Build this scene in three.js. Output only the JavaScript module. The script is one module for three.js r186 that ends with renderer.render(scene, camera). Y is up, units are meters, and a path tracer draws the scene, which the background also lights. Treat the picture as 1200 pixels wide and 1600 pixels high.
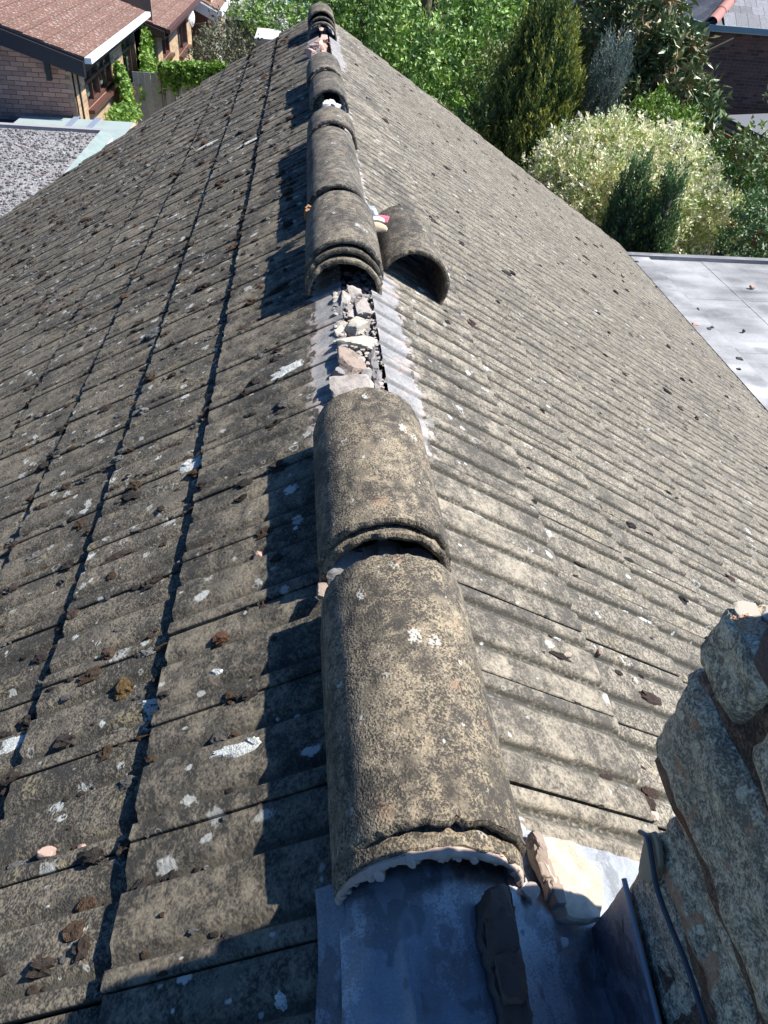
import * as THREE from 'three';
import { Sky } from 'three/addons/objects/Sky.js';
import { mergeGeometries, mergeVertices, toCreasedNormals } from 'three/addons/utils/BufferGeometryUtils.js';

// ------------------------------------------------------------------ camera, sky, sun
const V = (x, y, z) => new THREE.Vector3(x, y, z);
const EXPOSURE = 1.88, SUN = 5.0, SKY = 0.21;
const FOCAL = 1144;                                   // pixels of a 1200 x 1600 picture
const CAM = V(-0.1627, 0.9071, 0);
const ridgeDir = V(477 - 600, -171 - 800, FOCAL);     // the ridge and the plumb line as the lens sees them
const nadirY = -(ridgeDir.x * (467 - 600) + FOCAL * FOCAL) / ridgeDir.y;
const down = V(467 - 600, nadirY, FOCAL).normalize();
const fwd = ridgeDir.clone().normalize();
const right = down.clone().cross(fwd).normalize();
const ROW = [right, down.clone().negate(), fwd.clone().negate()];     // world x, y, z seen in lens axes
const scene = new THREE.Scene();
const camera = new THREE.PerspectiveCamera(2 * Math.atan(800 / FOCAL) * 180 / Math.PI, 3 / 4, 0.02, 900);
camera.matrix.makeBasis(V(ROW[0].x, ROW[1].x, ROW[2].x), V(-ROW[0].y, -ROW[1].y, -ROW[2].y), V(-ROW[0].z, -ROW[1].z, -ROW[2].z));
camera.quaternion.setFromRotationMatrix(camera.matrix);
camera.position.copy(CAM);
scene.add(camera);
const rad = d => d * Math.PI / 180;
const SUNDIR = V(Math.cos(rad(53)) * Math.cos(rad(1.5)), Math.sin(rad(53)), -Math.cos(rad(53)) * Math.sin(rad(1.5)));
const sky = new Sky(); sky.name = 'sky'; sky.scale.setScalar(4000);
sky.material.uniforms.sunPosition.value.copy(SUNDIR);
sky.material.uniforms.turbidity.value = 5.0; sky.material.uniforms.rayleigh.value = 0.5;
sky.material.uniforms.mieCoefficient.value = 0.004;
if (sky.material.uniforms.cloudCoverage) sky.material.uniforms.cloudCoverage.value = 0;
sky.userData.kind = 'structure';
scene.add(sky);
scene.environmentIntensity = SKY;
const sun = new THREE.DirectionalLight(new THREE.Color().setRGB(1, 0.95, 0.86), SUN);
sun.name = 'sun'; sun.position.copy(SUNDIR).multiplyScalar(40); sun.castShadow = true;
sun.shadow.mapSize.set(4096, 4096);
Object.assign(sun.shadow.camera, { left: -30, right: 30, top: 30, bottom: -30, near: 1, far: 120 });
scene.add(sun, sun.target);
const renderer = new THREE.WebGLRenderer({ antialias: true });
renderer.toneMapping = THREE.LinearToneMapping; renderer.toneMappingExposure = EXPOSURE;
renderer.shadowMap.enabled = true;

// ------------------------------------------------------------------ helpers
function rng(seed) { let a = seed >>> 0; return () => { a = (a + 0x6D2B79F5) | 0; let t = Math.imul(a ^ (a >>> 15), 1 | a); t = (t + Math.imul(t ^ (t >>> 7), 61 | t)) ^ t; return ((t ^ (t >>> 14)) >>> 0) / 4294967296; }; }
const R0 = rng(7);
const rr = (a, b, r = R0) => a + (b - a) * r();
const clamp = (x, a = 0, b = 1) => x < a ? a : x > b ? b : x;
const sst = (a, b, x) => { const t = clamp((x - a) / (b - a)); return t * t * (3 - 2 * t); };
const lerp = (a, b, t) => a + (b - a) * t;
// pixels of the photograph (1200 x 1600) turned into points of the place
const ray = (px, py) => { const d = V(px - 600, py - 800, FOCAL); return V(ROW[0].dot(d), ROW[1].dot(d), ROW[2].dot(d)); };
const at = (px, py, depth) => ray(px, py).multiplyScalar(depth / FOCAL).add(CAM);
const onY = (px, py, y) => { const d = ray(px, py); return d.multiplyScalar((y - CAM.y) / d.y).add(CAM); };
const onX = (px, py, x) => { const d = ray(px, py); return d.multiplyScalar((x - CAM.x) / d.x).add(CAM); };
const onZ = (px, py, z) => { const d = ray(px, py); return d.multiplyScalar((z - CAM.z) / d.z).add(CAM); };
const K30 = Math.tan(rad(30)), C30 = Math.cos(rad(30)), S30 = 0.5;
const onSlope = (px, py, side, off = 0) => { const d = ray(px, py); const t = (off / C30 - K30 * side * CAM.x - CAM.y) / (d.y + K30 * side * d.x); return d.multiplyScalar(t).add(CAM); };
const toPixel = p => { const q = p.clone().sub(CAM); const c = V(0, 0, 0); for (const [k, v] of [[0, q.x], [1, q.y], [2, q.z]]) c.addScaledVector(ROW[k], v); return { x: 600 + FOCAL * c.x / c.z, y: 800 + FOCAL * c.y / c.z, d: c.z }; };

const used = {};
function numbered(n) { if (!(n in used)) { used[n] = 0; return n; } used[n]++; return n + '_' + String(used[n]).padStart(3, '0'); }
function tag(o, label, category, group) { o.userData.label = label; o.userData.category = category; if (group) o.userData.group = group; return o; }
function thing(name, label, category, pos = [0, 0, 0], group) { const o = new THREE.Group(); o.name = numbered(name); o.position.set(...pos); scene.add(o); return tag(o, label, category, group); }
function mesh(name, geo, mat, parent) { const m = new THREE.Mesh(geo, mat); m.castShadow = m.receiveShadow = true; m.name = parent ? name : numbered(name); (parent || scene).add(m); return m; }
function struct(name, geo, mat) { const m = mesh(name, geo, mat); m.userData.kind = 'structure'; return m; }
function lib() {   // value noise that tiles
  const T = new Float32Array(65536); const r = rng(99); for (let i = 0; i < 65536; i++) T[i] = r();
  return (x, y, px, py, s = 0) => {
    x *= px; y *= py; const xf = Math.floor(x), yf = Math.floor(y); let fx = x - xf, fy = y - yf;
    fx = fx * fx * (3 - 2 * fx); fy = fy * fy * (3 - 2 * fy);
    let x0 = xf % px, y0 = yf % py; if (x0 < 0) x0 += px; if (y0 < 0) y0 += py;
    const x1 = x0 + 1 === px ? 0 : x0 + 1, y1 = y0 + 1 === py ? 0 : y0 + 1; const o = s * 7919;
    const h = (a, b) => T[(a * 1301 + b * 7477 + o + ((a * b) & 1023)) & 65535];
    const a = h(x0, y0), b = h(x1, y0), c = h(x0, y1), d = h(x1, y1);
    return a + (b - a) * fx + (c - a + (a - b - c + d) * fx) * fy;
  };
}
const vn = lib();
const fb = (x, y, p, q, s, o = 3) => { let v = 0, a = 0.5, n = 0; for (let i = 0; i < o; i++) { v += a * vn(x, y, p, q, s + i * 3); n += a; a *= 0.55; p *= 2; q *= 2; } return v / n; };
const ln = (x, y, s = 0) => vn(x / 256 + 7, y / 256 + 7, 256, 256, s);      // one lump per unit
const n3 = (x, y, z, s = 0) => (ln(x + y * .31, y + z * .17, s) + ln(y + x * .23, z - x * .29, s + 5) + ln(z + 9 - y * .27, x + 5, s + 9)) * .55 - .825;
const LUT = new Uint8Array(4097); for (let i = 0; i <= 4096; i++) { const c = i / 4096; LUT[i] = Math.round(255 * (c < 0.0031308 ? 12.92 * c : 1.055 * Math.pow(c, 1 / 2.4) - 0.055)); }
// fn(u, v, i, j, out): out = linear r, g, b, height 0..1
function makeTex(w, h, fn, wantBump = true) {
  const a = new Uint8Array(w * h * 4), b = wantBump ? new Uint8Array(w * h * 4) : null, o = [0, 0, 0, 0];
  for (let j = 0, k = 0; j < h; j++) for (let i = 0; i < w; i++, k += 4) {
    fn((i + .5) / w, (j + .5) / h, i, j, o);
    a[k] = LUT[(clamp(o[0]) * 4096) | 0]; a[k + 1] = LUT[(clamp(o[1]) * 4096) | 0]; a[k + 2] = LUT[(clamp(o[2]) * 4096) | 0]; a[k + 3] = 255;
    if (b) { const e = (clamp(o[3]) * 255) | 0; b[k] = b[k + 1] = b[k + 2] = e; b[k + 3] = 255; }
  }
  const mk = (d, srgb) => { const t = new THREE.DataTexture(d, w, h); t.wrapS = t.wrapT = THREE.RepeatWrapping; t.magFilter = THREE.LinearFilter; t.minFilter = THREE.LinearMipmapLinearFilter; t.generateMipmaps = true; if (srgb) t.colorSpace = THREE.SRGBColorSpace; t.needsUpdate = true; return t; };
  return { map: mk(a, true), bumpMap: b ? mk(b, false) : null };
}
function spots(w, h, list) {      // a mask of ragged blots, wrapped round
  const m = new Float32Array(w * h);
  for (const [cx, cy, rx, ry, sd, ring, pw] of list) {
    const R = Math.max(rx, ry) * 1.35 | 0;
    for (let y = -R; y <= R; y++) for (let x = -R; x <= R; x++) {
      const d = Math.hypot(x / rx, y / ry); if (d > 1.35) continue;
      const e = d + (vn(x * .0061 + sd, y * .0061 + sd * 1.7, 32, 32, 3) - .5) * .7 + (vn(x * .03 + sd, y * .03, 32, 32, 4) - .5) * .35;
      let v = clamp((1 - e) * 5); if (ring) v *= sst(.45, .8, e);
      if (v <= 0) continue;
      const q = ((cy + y + 4 * h) % h | 0) * w + ((cx + x + 4 * w) % w | 0); if (v * pw > m[q]) m[q] = v * pw;
    }
  }
  return m;
}
const std = (o) => new THREE.MeshStandardMaterial({ roughness: .93, metalness: 0, ...o });
const lin = (r, g, b) => new THREE.Color().setRGB(r, g, b);
const flat = (r, g, b, rough = .85, extra = {}) => std({ color: lin(r, g, b), roughness: rough, ...extra });
const noisyTex = (r, g, b, amp, w = 256, p = 16) => { const t = makeTex(w, w, (u, v, i, j, o) => { const k = 1 + amp * (fb(u, v, p, p, 5, 4) - .5) * 2 + amp * .5 * (vn(u, v, 128, 128, 2) - .5); o[0] = r * k; o[1] = g * k; o[2] = b * k; o[3] = k * .5; }); return t; };
function box(sx, sy, sz, x = 0, y = 0, z = 0) { const g = new THREE.BoxGeometry(sx, sy, sz); g.translate(x, y, z); return g; }
function uvBox(g, s = 1) { // uv in metres from the face's own plane
  g = g.index ? g.toNonIndexed() : g; const p = g.attributes.position, uv = new Float32Array(p.count * 2), A = V(), B = V(), D = V();
  for (let f = 0; f < p.count; f += 3) { A.fromBufferAttribute(p, f); B.fromBufferAttribute(p, f + 1).sub(A); D.fromBufferAttribute(p, f + 2).sub(A); B.cross(D); const ax = Math.abs(B.x), ay = Math.abs(B.y), az = Math.abs(B.z);
    for (let i = f; i < f + 3; i++) { const x = p.getX(i), y = p.getY(i), z = p.getZ(i); if (ay >= ax && ay >= az) { uv[2 * i] = x * s; uv[2 * i + 1] = z * s; } else if (ax >= az) { uv[2 * i] = z * s; uv[2 * i + 1] = y * s; } else { uv[2 * i] = x * s; uv[2 * i + 1] = y * s; } } }
  g.setAttribute('uv', new THREE.BufferAttribute(uv, 2)); return g;
}
function gridGeo(nu, nv, fn, uvs = 1) {     // fn(i/nu, j/nv) -> [x,y,z,u,v]
  const P = [], U = [], I = [];
  for (let j = 0; j <= nv; j++) for (let i = 0; i <= nu; i++) { const q = fn(i / nu, j / nv, i, j); P.push(q[0], q[1], q[2]); U.push(q[3] ?? i / nu * uvs, q[4] ?? j / nv * uvs); }
  for (let j = 0; j < nv; j++) for (let i = 0; i < nu; i++) { const a = j * (nu + 1) + i, b = a + 1, c = a + nu + 1, d = c + 1; I.push(a, c, b, b, c, d); }
  const g = new THREE.BufferGeometry(); g.setAttribute('position', new THREE.Float32BufferAttribute(P, 3)); g.setAttribute('uv', new THREE.Float32BufferAttribute(U, 2)); g.setIndex(I); g.computeVertexNormals(); return g;
}
function quadBox(a, b, c, d, t) {            // a board over four corners (a,b,c,d in turn), thickness t along the back of its normal
  const n = b.clone().sub(a).cross(d.clone().sub(a)).normalize().multiplyScalar(-t);
  const P = [a, b, c, d, a.clone().add(n), b.clone().add(n), c.clone().add(n), d.clone().add(n)];
  const F = [[0, 1, 2, 3], [7, 6, 5, 4], [0, 4, 5, 1], [1, 5, 6, 2], [2, 6, 7, 3], [3, 7, 4, 0]], pos = [];
  for (const f of F) for (const k of [0, 1, 2, 0, 2, 3]) pos.push(...P[f[k]].toArray());
  const g = new THREE.BufferGeometry(); g.setAttribute('position', new THREE.Float32BufferAttribute(pos, 3)); g.computeVertexNormals(); return uvBox(g);
}
function rock(seed, sx, sy, sz, n = 16, jag = .3) {       // a broken lump: flat breaks with a crumbly grain
  const r = rng(seed), pl = [], j = () => (r() - .5) * .55;
  for (const q of [[1, 0, 0], [-1, 0, 0], [0, 1, 0], [0, -1, 0], [0, 0, 1], [0, 0, -1]]) pl.push([V(q[0] + j(), q[1] + j(), q[2] + j()).normalize(), lerp(.72, .92, r())]);
  for (let i = 0; i < Math.min(7, n / 2); i++) pl.push([V(r() * 2 - 1, r() * 2 - 1, r() * 2 - 1).normalize(), 1.08 - jag * 1.2 * r()]);
  const g = new THREE.IcosahedronGeometry(1, Math.max(sx, sz) > .05 ? 7 : Math.max(sx, sz) < .021 ? 1 : 5), p = g.attributes.position, m = Math.max(sx, sy, sz);
  for (let i = 0; i < p.count; i++) { const d = V(p.getX(i), p.getY(i), p.getZ(i)).normalize(); let k = 1.6; for (const [q, h] of pl) { const c = d.dot(q); if (c > .05) k = Math.min(k, h / c); } k *= 1 + .04 * n3(d.x * 3 + seed, d.y * 3, d.z * 3, 2) + .06 * n3(d.x * 14 + seed, d.y * 14, d.z * 14, 3) + .06 * n3(d.x * 34, d.y * 34, d.z * 34 + seed, 4); p.setXYZ(i, d.x * k * sx * .6, d.y * k * sy * .6, d.z * k * sz * .6); }
  g.computeVertexNormals(); return toCreasedNormals(uvBox(g, 3), .5);
}
function blob(seed, det = 2, rough = .5) {                // a lumpy cushion of unit radius
  const g = new THREE.IcosahedronGeometry(1, det), p = g.attributes.position;
  for (let i = 0; i < p.count; i++) { const x = p.getX(i), y = p.getY(i), z = p.getZ(i); const k = 1 + rough * 1.1 * n3(x * 2.2 + seed, y * 2.2, z * 2.2, 1) + rough * 1.0 * n3(x * 6 + seed, y * 6, z * 6, 2); p.setXYZ(i, x * k, Math.max(y, -.3) * k, z * k); }
  g.computeVertexNormals(); return g;
}
function outlineSlab(pts, normal, th, seed, rough, nSub = 5) {      // a thick flat piece over a ragged outline of 3-D points
  const c = pts.reduce((s, p) => s.add(p), V(0, 0, 0)).divideScalar(pts.length), r = rng(seed);
  const ring = []; pts.forEach((p, i) => { const q = pts[(i + 1) % pts.length]; for (let k = 0; k < nSub; k++) { const e = p.clone().lerp(q, k / nSub); e.addScaledVector(V(r() - .5, r() - .5, r() - .5), rough); ring.push(e); } });
  const pos = [], N = ring.length, L = [1, .97, .55]; const put = (...v) => v.forEach(p => pos.push(p.x, p.y, p.z));
  const bump = p => normal.clone().multiplyScalar((n3(p.x * 90, p.y * 90, p.z * 90, 4)) * rough * 2.2);
  const lv = (k, dn) => ring.map(p => { const e = c.clone().lerp(p, k); return e.addScaledVector(normal, dn).add(bump(e)); });
  const A = lv(.5, 0), B = lv(.94, 0), Cc = lv(1, -th * .18), D = lv(1.0, -th * .6), E = lv(.96, -th);
  const D2 = D.map(p => p.clone().addScaledVector(V(r() - .5, r() - .5, r() - .5), rough * .9));
  const rings = [A, B, Cc, D2, E];
  const t0 = c.clone().add(bump(c)), b0 = c.clone().addScaledVector(normal, -th);
  for (let i = 0; i < N; i++) { const j = (i + 1) % N; put(t0, A[i], A[j]); for (let k = 0; k < rings.length - 1; k++) put(rings[k][i], rings[k + 1][i], rings[k + 1][j], rings[k][i], rings[k + 1][j], rings[k][j]); put(b0, E[j], E[i]); }
  let g = new THREE.BufferGeometry(); g.setAttribute('position', new THREE.Float32BufferAttribute(pos, 3)); g.computeVertexNormals();
  const v1 = V(pos[3] - pos[0], pos[4] - pos[1], pos[5] - pos[2]).cross(V(pos[6] - pos[0], pos[7] - pos[1], pos[8] - pos[2]));
  if (v1.dot(normal) < 0) { for (let i = 0; i < pos.length; i += 9) for (let k = 0; k < 3; k++) [pos[i + 3 + k], pos[i + 6 + k]] = [pos[i + 6 + k], pos[i + 3 + k]]; g.setAttribute('position', new THREE.Float32BufferAttribute(pos, 3)); g.computeVertexNormals(); }
  return toCreasedNormals(uvBox(g, 3), .7);
}
function bar(a, b, w, h) {       // a square bar from a to b
  const d = b.clone().sub(a), g = new THREE.BoxGeometry(w, h, d.length()); const m = new THREE.Matrix4().lookAt(b, a, Math.abs(d.clone().normalize().y) > .95 ? V(1, 0, 0) : V(0, 1, 0)); m.setPosition(a.clone().add(b).multiplyScalar(.5)); return uvBox(g.applyMatrix4(m));
}
function tube(pts, r, seg = 24, rs = 6) { return new THREE.TubeGeometry(new THREE.CatmullRomCurve3(pts), seg, r, rs); }

// ------------------------------------------------------------------ the roof: surfaces
const COVER = 0.203, TEXM = 2.03, S0 = 0.475, GAUGE = 0.312, Z0 = -0.554;
// ------------------------------------------------------------------ the roof: one tile, two steps across it
const XS = [0, .0022, .02, .043, .047, .052, .057, .062, .066, .0685, .0705, .0735, .076, .080, .11, .143, .147, .152, .157, .162, .166, .1685, .1705, .1735, .176, .180, .19, .1986, .2008];
const DEEP = .0115;
function prof(x) { let h = .0064 * x / COVER - .0032; for (const c of [.044, .144]) { const t = x - c; if (t > 0 && t < .036) h -= t < .022 ? DEEP * sst(0, .022, t) : t < .026 ? DEEP : DEEP * (1 - sst(.026, .033, t)); } if (x < .001 || x > .2003) h -= .004; return h; }
const ARC = (() => { const n = 406, a = [0]; for (let i = 1; i <= n; i++) { const x = COVER * i / n, d = COVER / n; a.push(a[i - 1] + Math.hypot(d, prof(Math.min(x, .2)) - prof(Math.max(.0012, Math.min(x - d, .2))))); } return x => { const t = clamp(x / COVER) * n, i = Math.min(n - 1, t | 0); return (a[i] + (a[i + 1] - a[i]) * (t - i)) / a[n] * COVER; }; })();
const GROOVES = [ARC(.0685), ARC(.1685)];

function spotList(n, seed, rmin, rmax, W, pw, ringP = 0) { const r = rng(seed), L = []; for (let i = 0; i < n; i++) { const q = r(); const R = lerp(rmin, rmax, q * q * q); L.push([r() * W, r() * W, R * lerp(.7, 1.2, r()), R * lerp(.8, 1.7, r()), (r() * 900) | 0, r() < ringP ? 1 : 0, lerp(.5, 1, r()) * pw]); } return L; }
function tileSurface(dk, lt, whiteN, darkN, mossN, seed, yel, groove, blot) {
  const W = 2048, w = spots(W, W, spotList(whiteN, seed, 2.5, 15, W, .85, .3)), d = spots(W, W, spotList(darkN, seed + 1, 4, 40, W, .75)), y = spots(W, W, spotList(mossN, seed + 2, 6, 34, W, .8));
  return makeTex(W, W, (u, v, i, j, o) => {
    const q = j * W + i, gr = vn(u, v, 1024, 1024, 1), g2 = vn(u, v, 420, 420, 2), mid = fb(u, v, 90, 90, 7, 3), pat = fb(u, v, 14, 14, 11, 3), big = vn(u, v, 5, 5, 17);
    let t = .46 + 1.6 * (gr - .5) + .9 * (g2 - .5) + 1.05 * (mid - .5) + blot * (pat - .5) + .25 * blot * (big - .5);
    t = clamp(t, 0, 1.25);
    let r = lerp(dk[0], lt[0], t), g = lerp(dk[1], lt[1], t), b = lerp(dk[2], lt[2], t), h = .45 + .6 * (gr - .5) + .2 * (g2 - .5) + .3 * (mid - .5);
    const yv = y[q] * sst(.42, .62, g2 * .6 + gr * .4) * yel; r = lerp(r, .40, yv); g = lerp(g, .33, yv); b = lerp(b, .17, yv);
    const dv = d[q] * sst(.3, .6, g2 * .5 + gr * .5); r = lerp(r, .045, dv * .8); g = lerp(g, .043, dv * .8); b = lerp(b, .036, dv * .8); h += dv * .1;
    const x = (u * 10 % 1) * COVER; let gv = 0; for (const c of GROOVES) { const e = x - c; gv = Math.max(gv, e < 0 ? sst(-.015, -.003, e) : 1 - sst(.004, .012, e)); }
    gv *= sst(.30, .50, .4 * mid + .45 * fb(u, v, 173, 217, 29, 2) + .15 * gr + .1 * (pat - .5)) * groove; r = lerp(r, .05, gv); g = lerp(g, .046, gv); b = lerp(b, .034, gv); h += gv * .18 * (gr - .2);
    const jx = Math.min(x, COVER - x), jv = (1 - sst(.0012, .0032 + .002 * (mid - .5), jx)) * .85; r = lerp(r, .035, jv); g = lerp(g, .032, jv); b = lerp(b, .026, jv);
    const wv = w[q] * sst(.2, .5, g2 * .6 + gr * .4); r = lerp(r, .52, wv); g = lerp(g, .53, wv); b = lerp(b, .49, wv); h += wv * .25;
    o[0] = r; o[1] = g; o[2] = b; o[3] = h;
  });
}
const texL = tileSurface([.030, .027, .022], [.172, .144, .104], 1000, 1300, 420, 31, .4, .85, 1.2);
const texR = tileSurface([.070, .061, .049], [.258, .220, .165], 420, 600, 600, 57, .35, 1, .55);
// the topmost course: the band that the ridge covered is still the clean grey of the concrete
const TOPV = TEXM / 4, SH = 0.055;
function topSurface(dk, lt, seed, groove, EDGE) {
  const W = 2048, H = 512, w = spots(W, H, spotList(120, seed, 3, 13, W, .8, .3)), d = spots(W, H, spotList(260, seed + 1, 4, 34, W, .7));
  return makeTex(W, H, (u, v, i, j, o) => {
    const q = j * W + i, gr = vn(u, v, 1024, 256, 1), g2 = vn(u, v, 420, 105, 2), mid = fb(u, v, 88, 22, 7, 3), pat = fb(u, v, 16, 4, 11, 3);
    const s = SH + v * TOPV, edge = EDGE + .03 * (pat - .5) + .03 * (mid - .5), cl = 1 - sst(-.004, .004, s - edge), smear = (1 - sst(.0, .022, Math.abs(s - edge - .004))) * sst(.45, .6, mid + .3 * (g2 - .5));
    let t = clamp(.46 + (gr - .5) + .7 * (g2 - .5) + 1.5 * (mid - .5) + 1.3 * (pat - .5), 0, 1.25);
    let r = lerp(dk[0], lt[0], t), g = lerp(dk[1], lt[1], t), b = lerp(dk[2], lt[2], t), h = .45 + .35 * (gr - .5) + .5 * (g2 - .5);
    const dv = d[q] * .7 * sst(.3, .6, g2); r = lerp(r, .045, dv); g = lerp(g, .043, dv); b = lerp(b, .036, dv);
    const x = (u * 10 % 1) * COVER; let gv = 0; for (const c of GROOVES) { const e = x - c; gv = Math.max(gv, e < 0 ? sst(-.015, -.003, e) : 1 - sst(.004, .012, e)); }
    const gd = gv * sst(.33, .55, .5 * mid + .5 * g2) * groove; r = lerp(r, .05, gd); g = lerp(g, .046, gd); b = lerp(b, .034, gd);
    const wv = w[q]; r = lerp(r, .5, wv); g = lerp(g, .5, wv); b = lerp(b, .46, wv);
    const k = .86 + .45 * (mid - .5) + .25 * (pat - .5) + .28 * (gr - .5) + .25 * (g2 - .5); const pk = sst(.52, .7, fb(u, v, 40, 10, 23, 3));
    r = lerp(r, lerp(.29, .38, pk) * k, cl); g = lerp(g, lerp(.277, .325, pk) * k, cl); b = lerp(b, lerp(.268, .288, pk) * k, cl);
    const gc = gv * cl * .12 * sst(.3, .6, mid); r *= 1 - gc; g *= 1 - gc; b *= 1 - gc;
    r = lerp(r, .37, smear * .7); g = lerp(g, .315, smear * .7); b = lerp(b, .28, smear * .7);
    o[0] = r; o[1] = g; o[2] = b; o[3] = lerp(h, .45 + .25 * (g2 - .5), cl) + smear * .3;
  });
}
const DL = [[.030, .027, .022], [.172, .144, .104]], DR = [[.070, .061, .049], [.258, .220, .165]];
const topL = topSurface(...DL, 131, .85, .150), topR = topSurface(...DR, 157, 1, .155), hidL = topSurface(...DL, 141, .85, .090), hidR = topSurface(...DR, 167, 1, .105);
const TONES = [.93, 1, 1.06];
const matsOf = t => TONES.map(k => std({ map: t.map, bumpMap: t.bumpMap, bumpScale: .0013, color: lin(k, k, k * .99), roughness: .95 }));
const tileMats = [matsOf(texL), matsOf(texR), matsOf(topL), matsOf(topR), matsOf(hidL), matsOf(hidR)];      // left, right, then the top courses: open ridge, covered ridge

const LAP = { '-1': [.0235, .0215], '1': [.013, .0115] };
function tileGeo(slot, v0, L, seed, fine, vScale = TEXM, slopeSide = 1) {
  const [LIFT, THICK] = LAP[slopeSide];
  const r = rng(seed), n = XS.length - 1, rows = fine ? [0, .12, .25, .38, .5, .62, .75, .86, .94, 1] : [0, .4, .8, 1];
  const lvl = slopeSide > 0 ? 1 : 0, XM = x => lvl ? .0016 + x * .9835 : x;
  const chip = XS.map((x, i) => (r() - .5) * .003 + (r() < .08 ? -.004 * r() : 0)), bend = (r() - .5) * .002;
  const yAt = (x, zl) => prof(x) - lvl * (.0064 * x / COVER - .0032) + LIFT * zl / L + (fine ? .0022 * n3(x * 30 + seed, zl * 24, seed, 6) : 0) + bend * (zl / L) * (x / COVER);
  const UV = (x, zl) => [(slot + ARC(x) / COVER) / 10, v0 + zl / vScale];
  const top = gridGeo(n, rows.length - 1, (a, b, i, j) => { const zl = rows[j] * (L - .002) + (rows[j] > .9 ? chip[i] * (rows[j] === 1 ? 1 : .4) : 0); return [XM(XS[i]), yAt(XS[i], zl), zl, ...UV(XS[i], zl)]; });
  const front = gridGeo(n, 2, (a, b, i, j) => { const zl = L - .002 + chip[i]; return [XM(XS[i]), yAt(XS[i], zl) - [0, .0025, THICK][j], zl + [0, .002, .0005][j], ...UV(XS[i], zl + j * .006)]; });
  const side = (x, dir) => gridGeo(1, rows.length - 1, (a, b, i, j) => { const zl = rows[j] * (L - .002); const e = dir > 0 ? i : 1 - i; return [XM(x), yAt(x, zl) - e * .012, zl, ...UV(x + e * .004 * dir, zl)]; });
  return mergeGeometries([top, front, side(0, -1), side(.2008, 1)]);
}
const NV = 70, TL = GAUGE + .05, TTL = S0 - SH, GEO = {};
for (const side of [-1, 1]) { const q = GEO[side] = { fine: [], far: [], top: [], topFar: [] }; for (let i = 0; i < NV; i++) { const slot = i % 10, v0 = ((i / 10 | 0) * GAUGE / TEXM) % 1; q.fine.push(tileGeo(slot, v0, TL, 100 + i, true, TEXM, side)); q.far.push(tileGeo(slot, v0, TL, 100 + i, false, TEXM, side)); } for (let i = 0; i < 10; i++) { q.top.push(tileGeo(i, 0, TTL, 300 + i, true, TOPV, side)); q.topFar.push(tileGeo(i, 0, TTL, 300 + i, false, TOPV, side)); } }
const BASIS = { '-1': new THREE.Matrix4().makeBasis(V(0, 0, 1), V(-S30, C30, 0), V(-C30, -S30, 0)), '1': new THREE.Matrix4().makeBasis(V(0, 0, -1), V(S30, C30, 0), V(C30, -S30, 0)) };
const sag = (side, s, z) => (side < 0 ? -.0082 * s * s : 0) + .014 * (ln(s * .7 + 3, z * .5 + 20, 21) - .5) * sst(0, 1, s);
const slopeP = (side, s, z, off = 0) => V(side * (s * C30 + off * S30), -s * S30 + off * C30 + sag(side, s, z), z);
const roof = thing('tiled_roof', 'weathered concrete tiled roof with two slopes, mossy on the left and paler on the right', 'roof');
const inChimney = p => p.x > .235 && p.z > -.36 && p.x < .9;
const list = [];
{
  const r = rng(11);
  for (const side of [-1, 1]) for (let k = 0; k <= 12; k++) for (let m = -41; m <= 3; m++) {
    const s = S0 + GAUGE * k, L = k ? TL : TTL, z = Z0 + COVER * m, zc = z + COVER / 2, sh = s - L;
    if (z < -8.9 + (side > 0 ? .1 : 0)) continue;
    const jz = (r() - .5) * .0022, js = (r() - .5) * (side < 0 ? .006 : .003) + .008 * (ln(m * .35 + 50, k * .6, 31) - .5), jr = (r() - .5) * .007, jt = (r() - .5) * .006;
    const tone = [0, 1, 1, 1, 2][r() * 5 | 0], gv = r() < .18 ? r() * NV | 0 : (((m % 10) + 10) % 10) + 10 * (k % 7), c = slopeP(side, s - .15, zc, .01);
    if (inChimney(c) && s < 1.3) continue;
    const M = BASIS[side].clone(); M.multiply(new THREE.Matrix4().makeRotationY(jr)).multiply(new THREE.Matrix4().makeRotationZ(jt));
    const p = slopeP(side, sh + js, side < 0 ? z + jz : z + COVER + jz, 0); const tail = slopeP(side, s, zc, 0);
    // lean each tile from its head to its tail where the roof sags
    const drop = sag(side, s, zc) - sag(side, sh, zc); M.multiply(new THREE.Matrix4().makeRotationX(-drop * C30 / L * 1)); M.setPosition(p);
    const px = toPixel(c); const seen = px.d > .1 && px.x > -60 && px.x < 1260 && px.y > -60 && px.y < 1660;
    list.push({ open: (zc > -2.35 && zc < -1.36) || (zc > -8.2 && zc < -6.1), side, k, M, tone, gv, slot: ((m % 10) + 10) % 10, d: px.d, seen, big: seen ? 1 / px.d : 0 });
  }
}
const single = new Set();
for (const side of [-1, 1]) list.filter(t => t.side === side && t.seen).sort((a, b) => a.d - b.d).slice(0, 150).forEach(t => single.add(t));
const field = {};
for (const t of list) {
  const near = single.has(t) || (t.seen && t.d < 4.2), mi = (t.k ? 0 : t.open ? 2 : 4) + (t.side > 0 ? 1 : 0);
  const G = GEO[t.side], g = t.k ? (near ? G.fine : G.far)[t.gv] : (near ? G.top : G.topFar)[t.slot];
  if (single.has(t)) { const o = mesh('roof_tile', g, tileMats[mi][t.tone], roof); o.matrix.copy(t.M); o.matrix.decompose(o.position, o.quaternion, o.scale); }
  else (field[mi * 3 + t.tone] ??= []).push(g.clone().applyMatrix4(t.M));
}
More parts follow.
